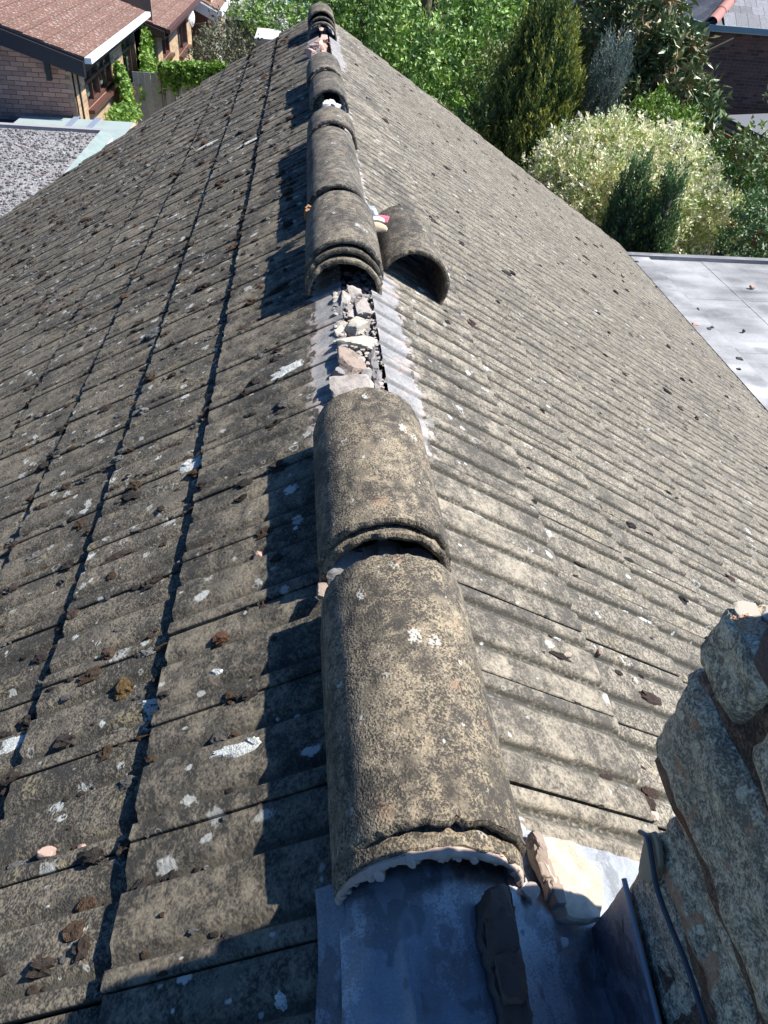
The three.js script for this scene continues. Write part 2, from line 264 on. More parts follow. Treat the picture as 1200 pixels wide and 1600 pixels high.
{ const keys = Object.keys(field), g = mergeGeometries(keys.map(k => mergeGeometries(field[k])), true); const o = mesh('roof_tile_field', g, keys.map(k => tileMats[k / 3 | 0][k % 3]), roof); o.userData.kind = 'stuff'; }
// boards under the tiles, gables, fascias and gutters of the roof
const felt = flat(.03, .028, .026, .95), brickDull = flat(.24, .15, .11, .9), fasciaM = flat(.55, .55, .53, .6), gutterM = flat(.05, .05, .05, .5);
for (const side of [-1, 1]) {
  const P = (s, z, o) => slopeP(side, s, z, o);
  mesh('roof_deck', gridGeo(24, 20, (a, b) => { const p = P(.05 + b * 4.12, lerp(-8.8, .5, a), -.03); return [p.x, p.y, p.z]; }), felt, roof);
  mesh('gutter', tube([P(4.24, -8.85, -.06), P(4.24, -4, -.06), P(4.24, .5, -.06)], .055, 12, 10), gutterM, roof);
  mesh('wall', box(.25, 2.6, 9, side * 3.3, -3.5, -4.2), brickDull, roof);
}
mesh('roof_deck', box(.10, .03, 9.3, 0, -.11, -4.15), felt, roof);
mesh('gable_wall', (() => { const s = new THREE.Shape([new THREE.Vector2(-3.4, -4.5), new THREE.Vector2(3.4, -4.5), new THREE.Vector2(3.4, -2.15), new THREE.Vector2(0, -.19), new THREE.Vector2(-3.4, -2.2)]); const g = new THREE.ExtrudeGeometry(s, { depth: .25, bevelEnabled: false }); g.translate(0, 0, -8.7); return g; })(), brickDull, roof);

// ------------------------------------------------------------------ ridge tiles
const ridgeTex = (() => {
  const W = 1024, w = spots(W, W, spotList(46, 71, 4, 24, W, .85)), d = spots(W, W, spotList(420, 72, 3, 36, W, .8)), y = spots(W, W, spotList(300, 73, 8, 60, W, .8)), p = spots(W, W, spotList(26, 74, 8, 30, W, .8));
  return makeTex(W, W, (u, v, i, j, o) => {
    const q = j * W + i, gr = vn(u, v, 512, 512, 1), g2 = vn(u, v, 230, 230, 2), mid = fb(u, v, 40, 40, 7, 3), pat = fb(u, v, 6, 6, 11, 3);
    const t = clamp(.36 + 1.15 * (gr - .5) + .9 * (g2 - .5) + 1.5 * (mid - .5) + 1.5 * (pat - .5), 0, 1.2);
    let r = lerp(.058, .31, t), g = lerp(.051, .262, t), b = lerp(.042, .19, t), h = .45 + .45 * (gr - .5) + .55 * (g2 - .5);
    const yv = y[q] * sst(.42, .58, g2 * .55 + gr * .45) * .6; r = lerp(r, .40, yv); g = lerp(g, .33, yv); b = lerp(b, .22, yv); h += yv * .1;
    const dv = d[q] * sst(.35, .6, g2 * .5 + gr * .5); r = lerp(r, .04, dv * .75); g = lerp(g, .038, dv * .75); b = lerp(b, .032, dv * .75);
    const pv = p[q] * .7 * sst(.3, .6, g2); r = lerp(r, .36, pv); g = lerp(g, .20, pv); b = lerp(b, .12, pv);
    const wv = w[q] * sst(.25, .5, g2); r = lerp(r, .6, wv); g = lerp(g, .6, wv); b = lerp(b, .55, wv); h += wv * .2;
    o[0] = r; o[1] = g; o[2] = b; o[3] = h;
  });
})();
const ridgeM = [[.86, .82, .76], [.72, .71, .70], [.82, .79, .74], [.62, .62, .63]].map(c => std({ map: ridgeTex.map, bumpMap: ridgeTex.bumpMap, bumpScale: .0013, color: lin(...c), roughness: .94 }));
// a half-round shell from z = 0 (near end) to z = -len, its feet at y = 0
function ridgeGeo(seed, len, R = .123, th = .0155, flare = 0) {
  const r = rng(seed), u0 = r(), v0 = r(), nA = 44, nL = 34, A0 = -.06, A1 = Math.PI + .06;
  const near = [], far = []; for (let i = 0; i <= nA; i++) { near.push((r() - .5) * .003 - (r() < .09 ? .007 * r() : 0) + .008 * n3(i * .5 + seed, seed, 3, 1)); far.push((r() - .5) * .006); }
  const sh = (rad0, sgn, ru) => (a, b, i, j) => {
    const an = lerp(A0, A1, a); const bb = sst(0, 1, b) * .25 + b * .75;
    const edgeN = 1 - sst(0, .03, bb * len), edgeF = 1 - sst(0, .02, (1 - bb) * len);
    const z = -bb * len + near[i] * (b < .12 ? 1 - b / .12 : 0) + far[i] * (b > .9 ? (b - .9) / .1 : 0);
    let rr_ = rad0 + .0022 * n3(an * 6 + seed, z * 50, seed, 2) + ru * .0035 * edgeN * (ln(an * 22 + seed, z * 160 + 90, 9) - .62) - .003 * edgeF * (sgn > 0 ? 1 : 0);
    rr_ *= 1 + flare * (1 - bb);
    return [rr_ * Math.cos(an), rr_ * Math.sin(an) * .97, z, u0 + an * R / .6, v0 + z / .6];
  };
  const outer = gridGeo(nA, nL, sh(R, 1, 1)), inner = gridGeo(nA, 10, sh(R - th, -1, 0));
  const ix = inner.index.array; for (let k = 0; k < ix.length; k += 3) [ix[k], ix[k + 1]] = [ix[k + 1], ix[k]]; inner.computeVertexNormals();
  const end = (b) => gridGeo(nA, 3, (a, t, i, j) => { const o = sh(R, 1, 1)(a, b, i, 0), q = sh(R - th, -1, 0)(a, b, i, 0); const e = b === 0 ? t : 1 - t; return [lerp(o[0], q[0], e), lerp(o[1], q[1], e), lerp(o[2], q[2], e) + (b === 0 ? 1 : -1) * .004 * Math.sin(Math.PI * e) + .003 * (ln(i * .8 + seed, e * 3, 8) - .5), o[3], o[4] + e * .02]; });
  const foot = (a) => gridGeo(nL, 1, (b, t, i) => { const bb = sst(0, 1, b); const o = sh(R, 1, 1)(a, b, a ? nA : 0, 0), q = sh(R - th, -1, 0)(a, b, a ? nA : 0, 0); const e = a ? t : 1 - t; return [lerp(o[0], q[0], e), lerp(o[1], q[1], e), o[2], o[3], o[4]]; });
  return mergeGeometries([outer, inner, end(0), end(1), foot(0), foot(1)]);
}
const YB = -.051;
function ridgeTile(label, seed, z, len, x, y, mi, o = {}) {
  const t = mesh('ridge_tile', ridgeGeo(seed, len, o.R, o.th, o.flare), ridgeM[mi]); t.position.set(x, YB + y, z); t.rotation.set(o.pitch || 0, o.yaw || 0, o.roll || 0, 'YXZ'); tag(t, label, 'ridge tile', 'half round ridge tiles along the roof'); return t;
}
ridgeTile('nearest ridge tile, upper one of its pair, large and covered in yellowish lichen', 1, -.414, .455, .002, .020, 0, { yaw: .022 });
const low1 = ridgeTile('nearest ridge tile, lower one of its pair, with pinkish mortar along its near end', 2, -.391, .45, .0, 0, 0, { yaw: .022 });
{ const r = rng(4), g = [gridGeo(140, 9, (a, b) => { const an = lerp(.05, Math.PI - .02, a), q = 2 * Math.PI * b, w = .0055 * (.75 + .5 * ln(a * 18, 1, 3)), R = .1150 + .002 * n3(a * 20, 3, 1, 5) + Math.cos(q) * w; return [R * Math.cos(an), R * Math.sin(an) * .97, .003 + Math.sin(q) * w * 1.3 + .0022 * n3(a * 40, b * 4, 3, 3) + .0012 * n3(a * 110, b * 9, 3, 4), a, b * .1]; }).toNonIndexed()];
  for (let i = 0; i < 26; i++) { const an = lerp(.08, Math.PI - .08, r()), k = lerp(.005, .011, r() * r()), q = rock(2000 + i, k * 1.6, k, k * 1.3, 12, .3), R = .1125 + .004 * (r() - .5); q.rotateZ(an + r()); q.translate(R * Math.cos(an), R * Math.sin(an) * .97, .006 + .004 * (r() - .5)); g.push(q.index ? q.toNonIndexed() : q); }
  mesh('mortar', mergeGeometries(g), std({ color: lin(.46, .35, .29), roughness: .95, map: (noisyTex(1, .97, .95, .35, 256, 32)).map }), low1); }
ridgeTile('second ridge tile from the bottom, upper one of its pair, below the open mortar gap', 3, -.957, .44, -.012, .020, 0, { yaw: .012 });
ridgeTile('lower tile of the second ridge pair from the bottom, a dark hollow under it', 4, -.943, .42, -.010, 0, 2, { yaw: .012, R: .121 });
ridgeTile('top ridge tile of the stack of three beside the spare tile', 5, -2.222, .475, -.036, .046, 1, { yaw: -.01 });
ridgeTile('middle ridge tile of the stack of three beside the spare tile', 6, -2.205, .46, -.037, .023, 2, { R: .121 });
ridgeTile('bottom ridge tile of the stack of three beside the spare tile', 7, -2.186, .46, -.037, 0, 2, { R: .120 });
function ridgeFrom(label, seed, pl, pr, pf, raise, mi, o = {}) {
  const a = onY(pl[0], pl[1], YB + raise), b = onY(pr[0], pr[1], YB + raise), z = (a.z + b.z) / 2, R = Math.min(.135, (b.x - a.x) / 2), f = onY(pf[0], pf[1], YB + raise + R * .97);
  if (o.far) f.z = o.far; return ridgeTile(label, seed, z, Math.max(.3, z - f.z), (a.x + b.x) / 2, raise, mi, { ...o, R: o.R || R, pitch: o.pitch });
}
ridgeFrom('long dark ridge tile directly behind the stack beside the spare tile', 8, [478, 334], [575, 336], [515, 204], .030, 3, { far: -3.75, R: .114 });
ridgeFrom('short ridge tile above the long dark one, whitish crumbs on its far end', 9, [480, 232], [558, 228], [520, 167], .05, 1);
ridgeFrom('ridge tile with a dark hollow under its near end, mid roof', 10, [483, 174], [546, 172], [512, 122], .03, 3, { far: -5.16, R: .110 });
ridgeFrom('grey ridge tile just below the pink mortar gap at the far end', 11, [479, 140], [537, 134], [503, 80], .045, 1);
{ const q = ridgeFrom('bottom ridge tile of the far stack of three at the end of the roof', 12, [480, 63], [526, 60], [500, 34], 0, 1, { flare: 0 }); const R = .118;
  ridgeTile('middle ridge tile of the far stack of three at the end of the roof', 13, q.position.z - .06, .5, q.position.x, .04, 3, { R });
  ridgeTile('top ridge tile of the far stack of three at the end of the roof', 14, q.position.z - .10, .55, q.position.x - .005, .085, 0, { R }); }
{ const p = onSlope(645, 455, 1); const t = tag(mesh('spare_ridge_tile', ridgeGeo(15, .47, .126), ridgeM[1]), 'loose ridge tile lying on the right slope beside the stack of three', 'ridge tile');
  const c = slopeP(1, .238, -2.41, .016); t.position.copy(c); t.rotation.set(0, .0, -rad(30), 'YXZ'); }

// ------------------------------------------------------------------ rubble and mortar where the ridge is open
const mortarT = noisyTex(1, .98, .95, .5, 256, 24), mortarM = std({ color: lin(.37, .325, .285), map: mortarT.map, bumpMap: mortarT.bumpMap, bumpScale: .004 }), mortarBuff = std({ color: lin(.42, .385, .31), map: mortarT.map, bumpMap: mortarT.bumpMap, bumpScale: .004 }), mortarGrey = std({ color: lin(.23, .215, .205), map: mortarT.map, bumpMap: mortarT.bumpMap, bumpScale: .004 }), mortarBrown = std({ color: lin(.28, .215, .17), map: mortarT.map, bumpMap: mortarT.bumpMap, bumpScale: .005 });
function lump(px, py, y, sx, sy, sz, yaw, seed, mat, label, cat = 'rubble', group) { const p = onY(px, py, y), m = mesh('mortar_lump', rock(seed, sx * 1.15, sy * 1.15, sz * 1.15, 11, .3), mat); m.position.copy(p); m.rotation.set(rr(-.25, .25), yaw, rr(-.25, .25)); return tag(m, label, cat, group); }
lump(556, 511, -.035, .040, .035, .085, -.5, 21, mortarBuff, 'long buff mortar slab lying aslant in the open ridge gap');
lump(536, 521, -.048, .030, .03, .055, -.45, 22, mortarBuff, 'small buff slab left of the long aslant slab in the ridge gap');
lump(559, 538, -.038, .088, .03, .040, .08, 23, mortarBuff, 'flat buff slab lying crosswise over the hollow in the ridge gap');
lump(552, 578, -.052, .068, .05, .090, .1, 24, mortarBrown, 'brownish pink mortar mass below the hollow in the ridge gap');
lump(551, 612, -.040, .085, .05, .085, .15, 25, mortarM, 'pale pink mortar block against the top of the second ridge tile');
lump(540, 474, -.040, .026, .04, .085, -.15, 26, mortarM, 'narrow pink mortar lump at the top left of the ridge gap');
lump(564, 484, -.040, .030, .04, .080, .1, 27, mortarM, 'narrow pink mortar lump at the top right of the ridge gap');
lump(553, 461, -.040, .040, .035, .03, .3, 28, mortarM, 'short mortar lump tucked under the stack of three ridge tiles');
{ const g = 'small grey and pink mortar crumbs in the open ridge gap', lb = 'small mortar crumb among the larger lumps in the open ridge gap'; const S = [[528, 472], [529, 482], [535, 493], [532, 504], [551, 495], [548, 470], [571, 466], [556, 492], [543, 555], [556, 552], [566, 555], [534, 550], [560, 566], [545, 567], [571, 592], [574, 608], [536, 512], [547, 488], [560, 476], [525, 462], [576, 618], [530, 586]];
  S.forEach(([x, y], i) => { const s = .016 + .016 * R0(); lump(x, y, y > 545 && y < 560 ? -.075 : -.045, s, s * .9, s * 1.4, R0() * 3, 40 + i, [mortarM, mortarGrey, mortarGrey, mortarBuff][i % 4], lb, 'rubble', g); }); }
{ const e = mesh('mortar_edge', mergeGeometries([0, 1, 2, 3, 4, 5].map(i => { const g = rock(80 + i, .024, .045, .06, 16, .35); const p = onY(580 + i * 2.2, 562 + i * 10, -.055); g.translate(p.x, p.y, p.z); return g; })), mortarGrey); tag(e, 'dark grey ragged mortar edge along the right of the ridge gap', 'mortar'); }
for (const [px, py, s, k] of [[506, 62, .11, 0], [500, 70, .1, 1], [492, 76, .1, 2], [486, 84, .09, 3]]) lump(px, py, -.045, s * .5, .05, s * 1.5, .1 * k, 120 + k, std({ color: lin(.52, .34, .28), map: mortarT.map }), ['pink mortar lump in the far ridge gap nearest the stack', 'pink mortar lump in the middle of the far ridge gap', 'pink mortar lump on the left of the far ridge gap', 'lowest pink mortar lump at the left of the far ridge gap'][k]);
for (const [px, py, s] of [[482, 335, .026], [488, 330, .024], [494, 327, .02], [484, 331, .02]]) lump(px, py, .02, s, .03, s, 1, px, std({ color: lin(.27, .14, .065), map: mortarT.map }), ({ 482: 'lowest', 488: 'second lowest', 494: 'rightmost', 484: 'middle left' })[px] + ' orange brown mortar crumb wedged under the long dark ridge tile', 'mortar', 'orange mortar crumbs under the long dark ridge tile');
for (const [px, py, s] of [[512, 165, .035], [518, 164, .045], [525, 168, .03], [507, 167, .025]]) lump(px, py, .10, s, .03, s, 1, px, flat(.62, .58, .52), ({ 512: 'second', 518: 'third and largest', 525: 'rightmost', 507: 'leftmost' })[px] + ' whitish mortar crumb in the row on top of the short ridge tile', 'mortar', 'whitish mortar crumbs on the short ridge tile');
for (const [px, py] of [[575, 878], [600, 880], [622, 884], [655, 888], [548, 886]]) lump(px, py, -.035, .045, .06, .05, px, px, mortarGrey, ({ 575: 'second', 600: 'middle', 622: 'fourth', 655: 'rightmost', 548: 'leftmost' })[px] + ' shaded mortar lump in the hollow under the second ridge tile', 'mortar', 'mortar lumps in the hollow under the second ridge tile');
{ const p = onY(505, 922, -.045); const m = mesh('mortar_bed', rock(91, .022, .014, .036, 30, .3), mortarBrown); m.position.copy(p); tag(m, 'brown mortar bed at the left foot between the two nearest ridge pairs', 'mortar'); }

tag(mesh('mortar_bed', gridGeo(30, 160, (a, b) => { const x = lerp(-.085, .075, a), z = lerp(-2.45, -1.52, b); return [x - .012, -.074 + .035 * n3(x * 60, z * 45, 3, 1) + .02 * n3(x * 150, z * 130, 3, 2) + .026 * sst(0, .05, x) * sst(-1.74, -1.84, z), z, x * 3, z * 3]; }), mortarGrey), 'grey crumbled mortar bed under the rubble in the open ridge gap', 'mortar');
tag(mesh('mortar_bed', gridGeo(20, 60, (a, b) => { const x = lerp(-.085, .085, a), z = lerp(-8.2, -5.9, b); return [x - .01, -.066 + .03 * n3(x * 60, z * 25, 3, 1), z, x * 3, z * 3]; }), std({ color: lin(.50, .33, .28), map: mortarT.map })), 'pink mortar bed in the far ridge gap', 'mortar');

{ const r = rng(333), g = []; for (let i = 0; i < 420; i++) { const sz = lerp(.003, .011, r() * r()), k = rock(3000 + (i % 40), sz * 1.6, sz, sz * 1.8, 9, .3), z = lerp(-2.35, -1.55, r()); k.rotateY(r() * 6); k.translate(-.012 + (r() - .5) * .125, -.045 + .012 * r(), z); g.push(k); }
  const o = mesh('mortar_grit', mergeGeometries(g), mortarM); o.userData.kind = 'stuff'; tag(o, 'fine mortar grit and crumbs lying in the open ridge gap', 'grit'); }

// ------------------------------------------------------------------ lead work between the ridge and the chimney
const leadTex = makeTex(1024, 1024, (u, v, i, j, o) => {
  const a = fb(u, v, 4, 4, 3, 5), b = fb(u, v, 11, 11, 8, 4), c = vn(u, v, 300, 300, 4), d = fb(u, v, 26, 9, 44, 3), k = sst(.44, .66, a * .6 + b * .4), w = sst(.56, .70, b * .6 + a * .4) * sst(.35, .55, d), br = sst(.55, .7, fb(u, v, 7, 7, 30, 4)) * .45;
  const run = sst(.04, .0, Math.abs(fb(u, v, 6, 3, 61, 3) - .5)) * .5, spk = vn(u, v, 210, 210, 71) > .93 ? .5 : 0, m = (1 + .2 * (c - .5));
  const ox = sst(.5, .53, .5 * b + .3 * a + .2 * d + .10 * (c - .5)) * (.55 + .45 * (c > .45 ? 1 : 0)), dk = sst(.60, .62, fb(u, v, 16, 10, 91, 4) + .08 * (c - .5)) * .6;
  for (let q = 0; q < 3; q++) { let x = [.29, .305, .325][q] * (.92 + .3 * (d - .5) + .25 * (c - .5)); x = lerp(x, [.52, .535, .55][q], ox * .55); x = lerp(x, [.12, .12, .125][q], dk); x = lerp(x, [.17, .13, .105][q], br); x = lerp(x, [.45, .46, .47][q], run * .5); x = lerp(x, .62, spk * .6); o[q] = x; }
  o[3] = .5 + .35 * (a - .5) + .3 * (b - .5) + .12 * run; });
const leadM = std({ map: leadTex.map, bumpMap: leadTex.bumpMap, bumpScale: .008, roughness: .62, metalness: .05 });
function sheet(nu, nv, fn, th = .0025) { const a = gridGeo(nu, nv, (x, y) => { const p = fn(x, y); return [p[0], p[1], p[2], p[3] / .5, p[4] / .5]; }), b = gridGeo(nu, nv, (x, y) => { const p = fn(x, y); return [p[0], p[1] - th, p[2], p[3] / .5, p[4] / .5]; });
  const e = (f) => gridGeo(f.n, 1, (s, t) => { const [x, y] = f.at(s), p = fn(x, y); return [p[0], p[1] - th * t, p[2], p[3] / .5, p[4] / .5]; }); return mergeGeometries([a, b, e({ n: nu, at: s => [s, 0] }), e({ n: nu, at: s => [s, 1] }), e({ n: nv, at: s => [0, s] }), e({ n: nv, at: s => [1, s] })]); }
const lead = thing('lead_flashing', 'grey lead flashing draped over the ridge end and dressed up the chimney', 'flashing');
const humpY = x => .008 - K30 * (Math.hypot(x, .035) - .035);
mesh('saddle_sheet', sheet(60, 60, (a, b) => { const x = lerp(-.116, .115, a) + .006 * n3(b * 12, 3, 1, 2), z = lerp(-.46, .16, b); let y = humpY(x) + .012 * n3(x * 22, z * 12, 4, 1) + .006 * n3(x * 60, z * 34, 7, 2) + .004 * Math.max(0, .12 - Math.abs(n3(x * 14 + 3, z * 9, 5, 8))) / .12; y += .006 * Math.exp(-Math.pow((x + .045 - .1 * (z + .3)) / .006, 2)) * sst(-.4, -.3, z); if (b < .1) y -= .01; return [x, y, z, x, z]; }), leadM, lead);
mesh('side_sheet', sheet(10, 60, (a, b) => { const x = lerp(-.145, -.112, a) + .006 * n3(b * 14, 9, 1, 2), z = lerp(-.405, .16, b); return [x, humpY(x) - .004 + .004 * n3(x * 100, z * 60, 2, 3), z, x + .3, z]; }), std({ map: leadTex.map, color: lin(.62, .58, .58), roughness: .7 }), lead);
mesh('valley_sheet', sheet(50, 70, (a, b) => { const z = lerp(-.466, .16, b) - (b < .02 ? .0 : 0), xe = lerp(.44, .236, sst(.13, .17, b)), x = lerp(.095, xe, a); let y = -K30 * x + .026 + .010 * n3(x * 25, z * 25, 2, 1) + .007 * n3(x * 60, z * 70, 2, 5); y += .010 * Math.exp(-Math.pow((z + .36 - .25 * (x - .13)) / .012, 2)) * sst(.23, .16, x); y -= .02 * sst(.14, .19, x) * sst(-.37, -.33, z) * (1 - sst(.2, .24, x)); return [x, y, z, x + .1, z * 1.1]; }), leadM, lead);
mesh('upstand', sheet(12, 50, (a, b) => { const z = lerp(-.356, .16, b), top = .036 - .2 * (z + .353), bot = -.125, y = lerp(bot, top, a), x = .2225 - .010 * (1 - a) * (1 - a) * (1 - a) + .0025 * n3(y * 60, z * 60, 6, 2) - .003 * sst(.9, 1, a); return [x, y, z, y + .7, z]; }, .001), std({ map: leadTex.map, bumpMap: leadTex.bumpMap, bumpScale: .006, color: lin(.9, .86, .86), roughness: .55, metalness: .2 }), lead);
mesh('upstand_edge', tube([V(.220, .035, -.358), V(.2195, .02, -.28), V(.2195, .004, -.2), V(.2195, -.03, -.03)], .0035, 30, 6), std({ color: lin(.34, .38, .40), roughness: .5, metalness: .2 }), lead);
// broken tile and mortar stick on the lead
{ const pl = (x, y, o) => onSlope(x, y, 1, o), n = V(S30 * .9, C30, .08).normalize();
  const pieceT = noisyTex(1, .97, .92, .4, 256, 16), pieceM = std({ color: lin(.46, .38, .30), map: pieceT.map, bumpMap: pieceT.bumpMap, bumpScale: .003 });
  const ol = [[834, 1303], [868, 1305], [900, 1315], [903, 1334], [926, 1346], [941, 1364], [945, 1398], [940, 1436], [915, 1441], [888, 1434], [874, 1402], [860, 1372], [846, 1345]].map(([x, y]) => pl(x, y, .05));
  const t = tag(mesh('broken_tile_piece', outlineSlab(ol, n, .022, 3, .0022, 4), pieceM), 'pale buff broken tile piece lying in sun on the lead by the chimney', 'broken tile');
  mesh('mortar_edge', mergeGeometries([0, 1, 2, 3, 4].map(i => { const g = rock(60 + i, .018, .026, .030, 16, .35), p = pl([836, 843, 852, 862, 868][i], [1318, 1340, 1362, 1386, 1400][i], .040); g.translate(p.x, p.y, p.z); return g; })), mortarBrown, t);
  const o2 = [[752, 1408], [775, 1402], [800, 1408], [806, 1440], [803, 1470], [814, 1510], [826, 1560], [838, 1612], [790, 1615], [776, 1560], [764, 1510], [752, 1460]].map(([x, y]) => onY(x, y, .008));
  tag(mesh('mortar_stick', mergeGeometries([outlineSlab(o2, V(.25, .96, .1).normalize(), .035, 5, .005, 4), ...[0, 1, 2].map(i => { const g = rock(70 + i, .03, .03, .05, 20, .3), p = onY([777, 781, 800][i], [1430, 1462, 1530][i], .010); g.translate(p.x, p.y, p.z); return g; })].map(g => g.index ? g.toNonIndexed() : g)), std({ color: lin(.15, .095, .07), map: pieceT.map, bumpMap: pieceT.bumpMap, bumpScale: .006 })), 'long dark brown mortar strip lying on the shaded lead', 'mortar');
  const w = rock(75, .009, .007, .011, 12, .25), q = onSlope(882, 1472, 1, .03); w.translate(q.x, q.y, q.z); tag(mesh('stone_chip', w, flat(.6, .6, .58)), 'tiny white stone chip on the dark lead beside the chimney', 'stone');
  const e = rock(76, .022, .014, .02, 18, .3).rotateY(.6), q2 = onSlope(830, 1392, 1, .04); e.translate(q2.x, q2.y, q2.z); tag(mesh('mortar_lump', e, mortarM), 'pinkish mortar crumb at the right foot of the nearest ridge tiles', 'mortar'); }

// ------------------------------------------------------------------ chimney
const stoneTex = (() => { const W = 1024, w = spots(W, W, spotList(160, 301, 4, 20, W, .7)), d = spots(W, W, spotList(420, 302, 4, 26, W, .75)); return makeTex(W, W, (u, v, i, j, o) => { const q = j * W + i, a = fb(u, v, 10, 10, 3, 4), b = fb(u, v, 60, 60, 8, 3), c = vn(u, v, 400, 400, 4); const t = clamp(.45 + .8 * (a - .5) + 1.1 * (b - .5) + 1.0 * (c - .5) + .6 * (vn(u, v, 190, 190, 14) - .5)); let r = lerp(.10, .42, t), g = lerp(.098, .40, t), l = lerp(.09, .35, t); const dv = d[q] * .75 * sst(.35, .6, b); r = lerp(r, .06, dv); g = lerp(g, .06, dv); l = lerp(l, .055, dv); const rs = sst(.70, .76, fb(u, v, 8, 8, 40, 3)) * .7; r = lerp(r, .30, rs); g = lerp(g, .17, rs); l = lerp(l, .11, rs); const wv = w[q] * .8; r = lerp(r, .55, wv); g = lerp(g, .56, wv); l = lerp(l, .52, wv); o[0] = r; o[1] = g; o[2] = l; o[3] = .5 + .5 * (a - .5) + .8 * (b - .5) + .35 * (c - .5) - dv * .2; }); })();
const stoneM = std({ color: lin(2.0, 1.74, 1.40), map: stoneTex.map, bumpMap: stoneTex.bumpMap, bumpScale: .006, roughness: .95 });
function stoneBlock(x0, x1, y0, y1, z0, z1, seed, amp = .008, rd = .013) {
  const sx = x1 - x0, sy = y1 - y0, sz = z1 - z0, q = n => Math.max(3, Math.min(26, Math.round(n / .012)));
  let g = new THREE.BoxGeometry(sx, sy, sz, q(sx), q(sy), q(sz)); g.deleteAttribute('normal'); g.deleteAttribute('uv'); g = mergeVertices(g, 1e-4); const p = g.attributes.position, h = [sx / 2, sy / 2, sz / 2], cx = (x0 + x1) / 2, cy = (y0 + y1) / 2, cz = (z0 + z1) / 2;
  for (let i = 0; i < p.count; i++) { const c = [p.getX(i), p.getY(i), p.getZ(i)], inn = c.map((v, k) => clamp(v, -(h[k] - rd), h[k] - rd)), d = V(c[0] - inn[0], c[1] - inn[1], c[2] - inn[2]); if (d.length() > 1e-6) d.normalize().multiplyScalar(rd); const e = V(inn[0], inn[1], inn[2]).add(d); const dir = d.lengthSq() ? d.normalize() : V(0, 0, 0); const a = amp * (1.3 * n3((e.x + cx) * 22 + seed, (e.y + cy) * 22, (e.z + cz) * 22, 1) + .8 * n3((e.x + cx) * 70, (e.y + cy) * 70, (e.z + cz) * 70, 2) + .5 * n3((e.x + cx) * 190, (e.y + cy) * 190, (e.z + cz) * 190, 3)); e.addScaledVector(dir, a); p.setXYZ(i, e.x + cx, e.y + cy, e.z + cz); }
  for (let i = 0; i < p.count; i++) { const w = 1 - (p.getZ(i) - z0) / sz; if (z0 < -.3) p.setZ(i, p.getZ(i) + .05 * w * Math.max(0, p.getX(i) - .235)); }
  g.computeVertexNormals(); return uvBox(g, 2);
}
const chim = thing('chimney_stack', 'rough grey weathered masonry chimney stack with brown mortar joints in shade', 'chimney');
const block = (...a) => mesh('stone_block', stoneBlock(...a), stoneM, chim);
block(.187, .48, .409, .478, -.396, -.312, 1, .009); block(.186, .48, .409, .505, -.296, -.11, 2, .009); block(.188, .48, .409, .51, -.098, .12, 3);
block(.185, .48, .273, .398, -.393, -.145, 4, .009); block(.187, .48, .273, .398, -.130, .12, 5);
block(.222, .52, .194, .262, -.366, -.19, 14, .009, .012); block(.223, .52, .194, .262, -.178, .12, 15, .009, .012);
block(.228, .52, .118, .184, -.362, -.17, 6, .009, .012); block(.229, .52, .118, .184, -.158, .12, 7, .009, .012);
block(.230, .52, -.01, .108, -.358, -.21, 8, .009, .012); block(.230, .52, -.01, .108, -.20, .12, 9, .009, .012); block(.230, .52, -.16, -.02, -.352, .12, 10, .008, .012);
block(.31, .95, .52, .79, -.388, -.14, 11, .008, .02); block(.31, .95, .52, .80, -.13, .12, 12, .008, .02); block(.53, .95, .20, .51, -.388, .12, 13); block(.53, .95, -.6, .19, -.358, .12, 16);
mesh('mortar', mergeGeometries([stoneBlock(.2335, .90, -.15, .27, -.347, .115, 31, .007, .01), stoneBlock(.1925, .88, .2495, .4545, -.3865, .1105, 32, .007, .01)]), std({ color: lin(.62, .40, .30), map: stoneTex.map, bumpMap: stoneTex.bumpMap, bumpScale: .006 }), chim);
{ const g = []; for (let i = 0; i < 12; i++) { const k = rock(500 + i, .022, .014, .02, 13, .3); k.translate(.205 + (i % 4) * .020, .472 + .003 * (i % 2), -.378 + (i / 4 | 0) * .022); g.push(k); } mesh('mortar_cap', mergeGeometries(g), std({ color: lin(.40, .37, .31), map: mortarT.map }), chim); }
mesh('brown_brick', stoneBlock(.181, .30, .478, .540, -.335, -.24, 21, .006, .008), std({ color: lin(.12, .09, .085), bumpMap: stoneTex.bumpMap, bumpScale: .006 }), chim);
{ const n = V(-1, 0, .1).normalize(); const ol = [[1008, 1302], [1020, 1300], [1029, 1322], [1030, 1352], [1024, 1372], [1014, 1380], [1000, 1374], [996, 1360]].map(([x, y]) => onX(x, y, .219)); tag(mesh('slip_of_slate', outlineSlab(ol, n, .006, 8, .0006, 3), flat(.36, .30, .20)), 'small tan rounded slip wedged into the chimney joint above the lead', 'slip');
  tag(mesh('cable', tube([[1000, 1300], [1012, 1310], [1019, 1345], [1026, 1385], [1045, 1440], [1070, 1500], [1105, 1605], [1130, 1680]].map(([x, y]) => onX(x, y, .214)), .0032, 60, 6), flat(.06, .08, .11, .5)), 'thin dark cable running down the chimney along a mortar joint', 'cable'); }

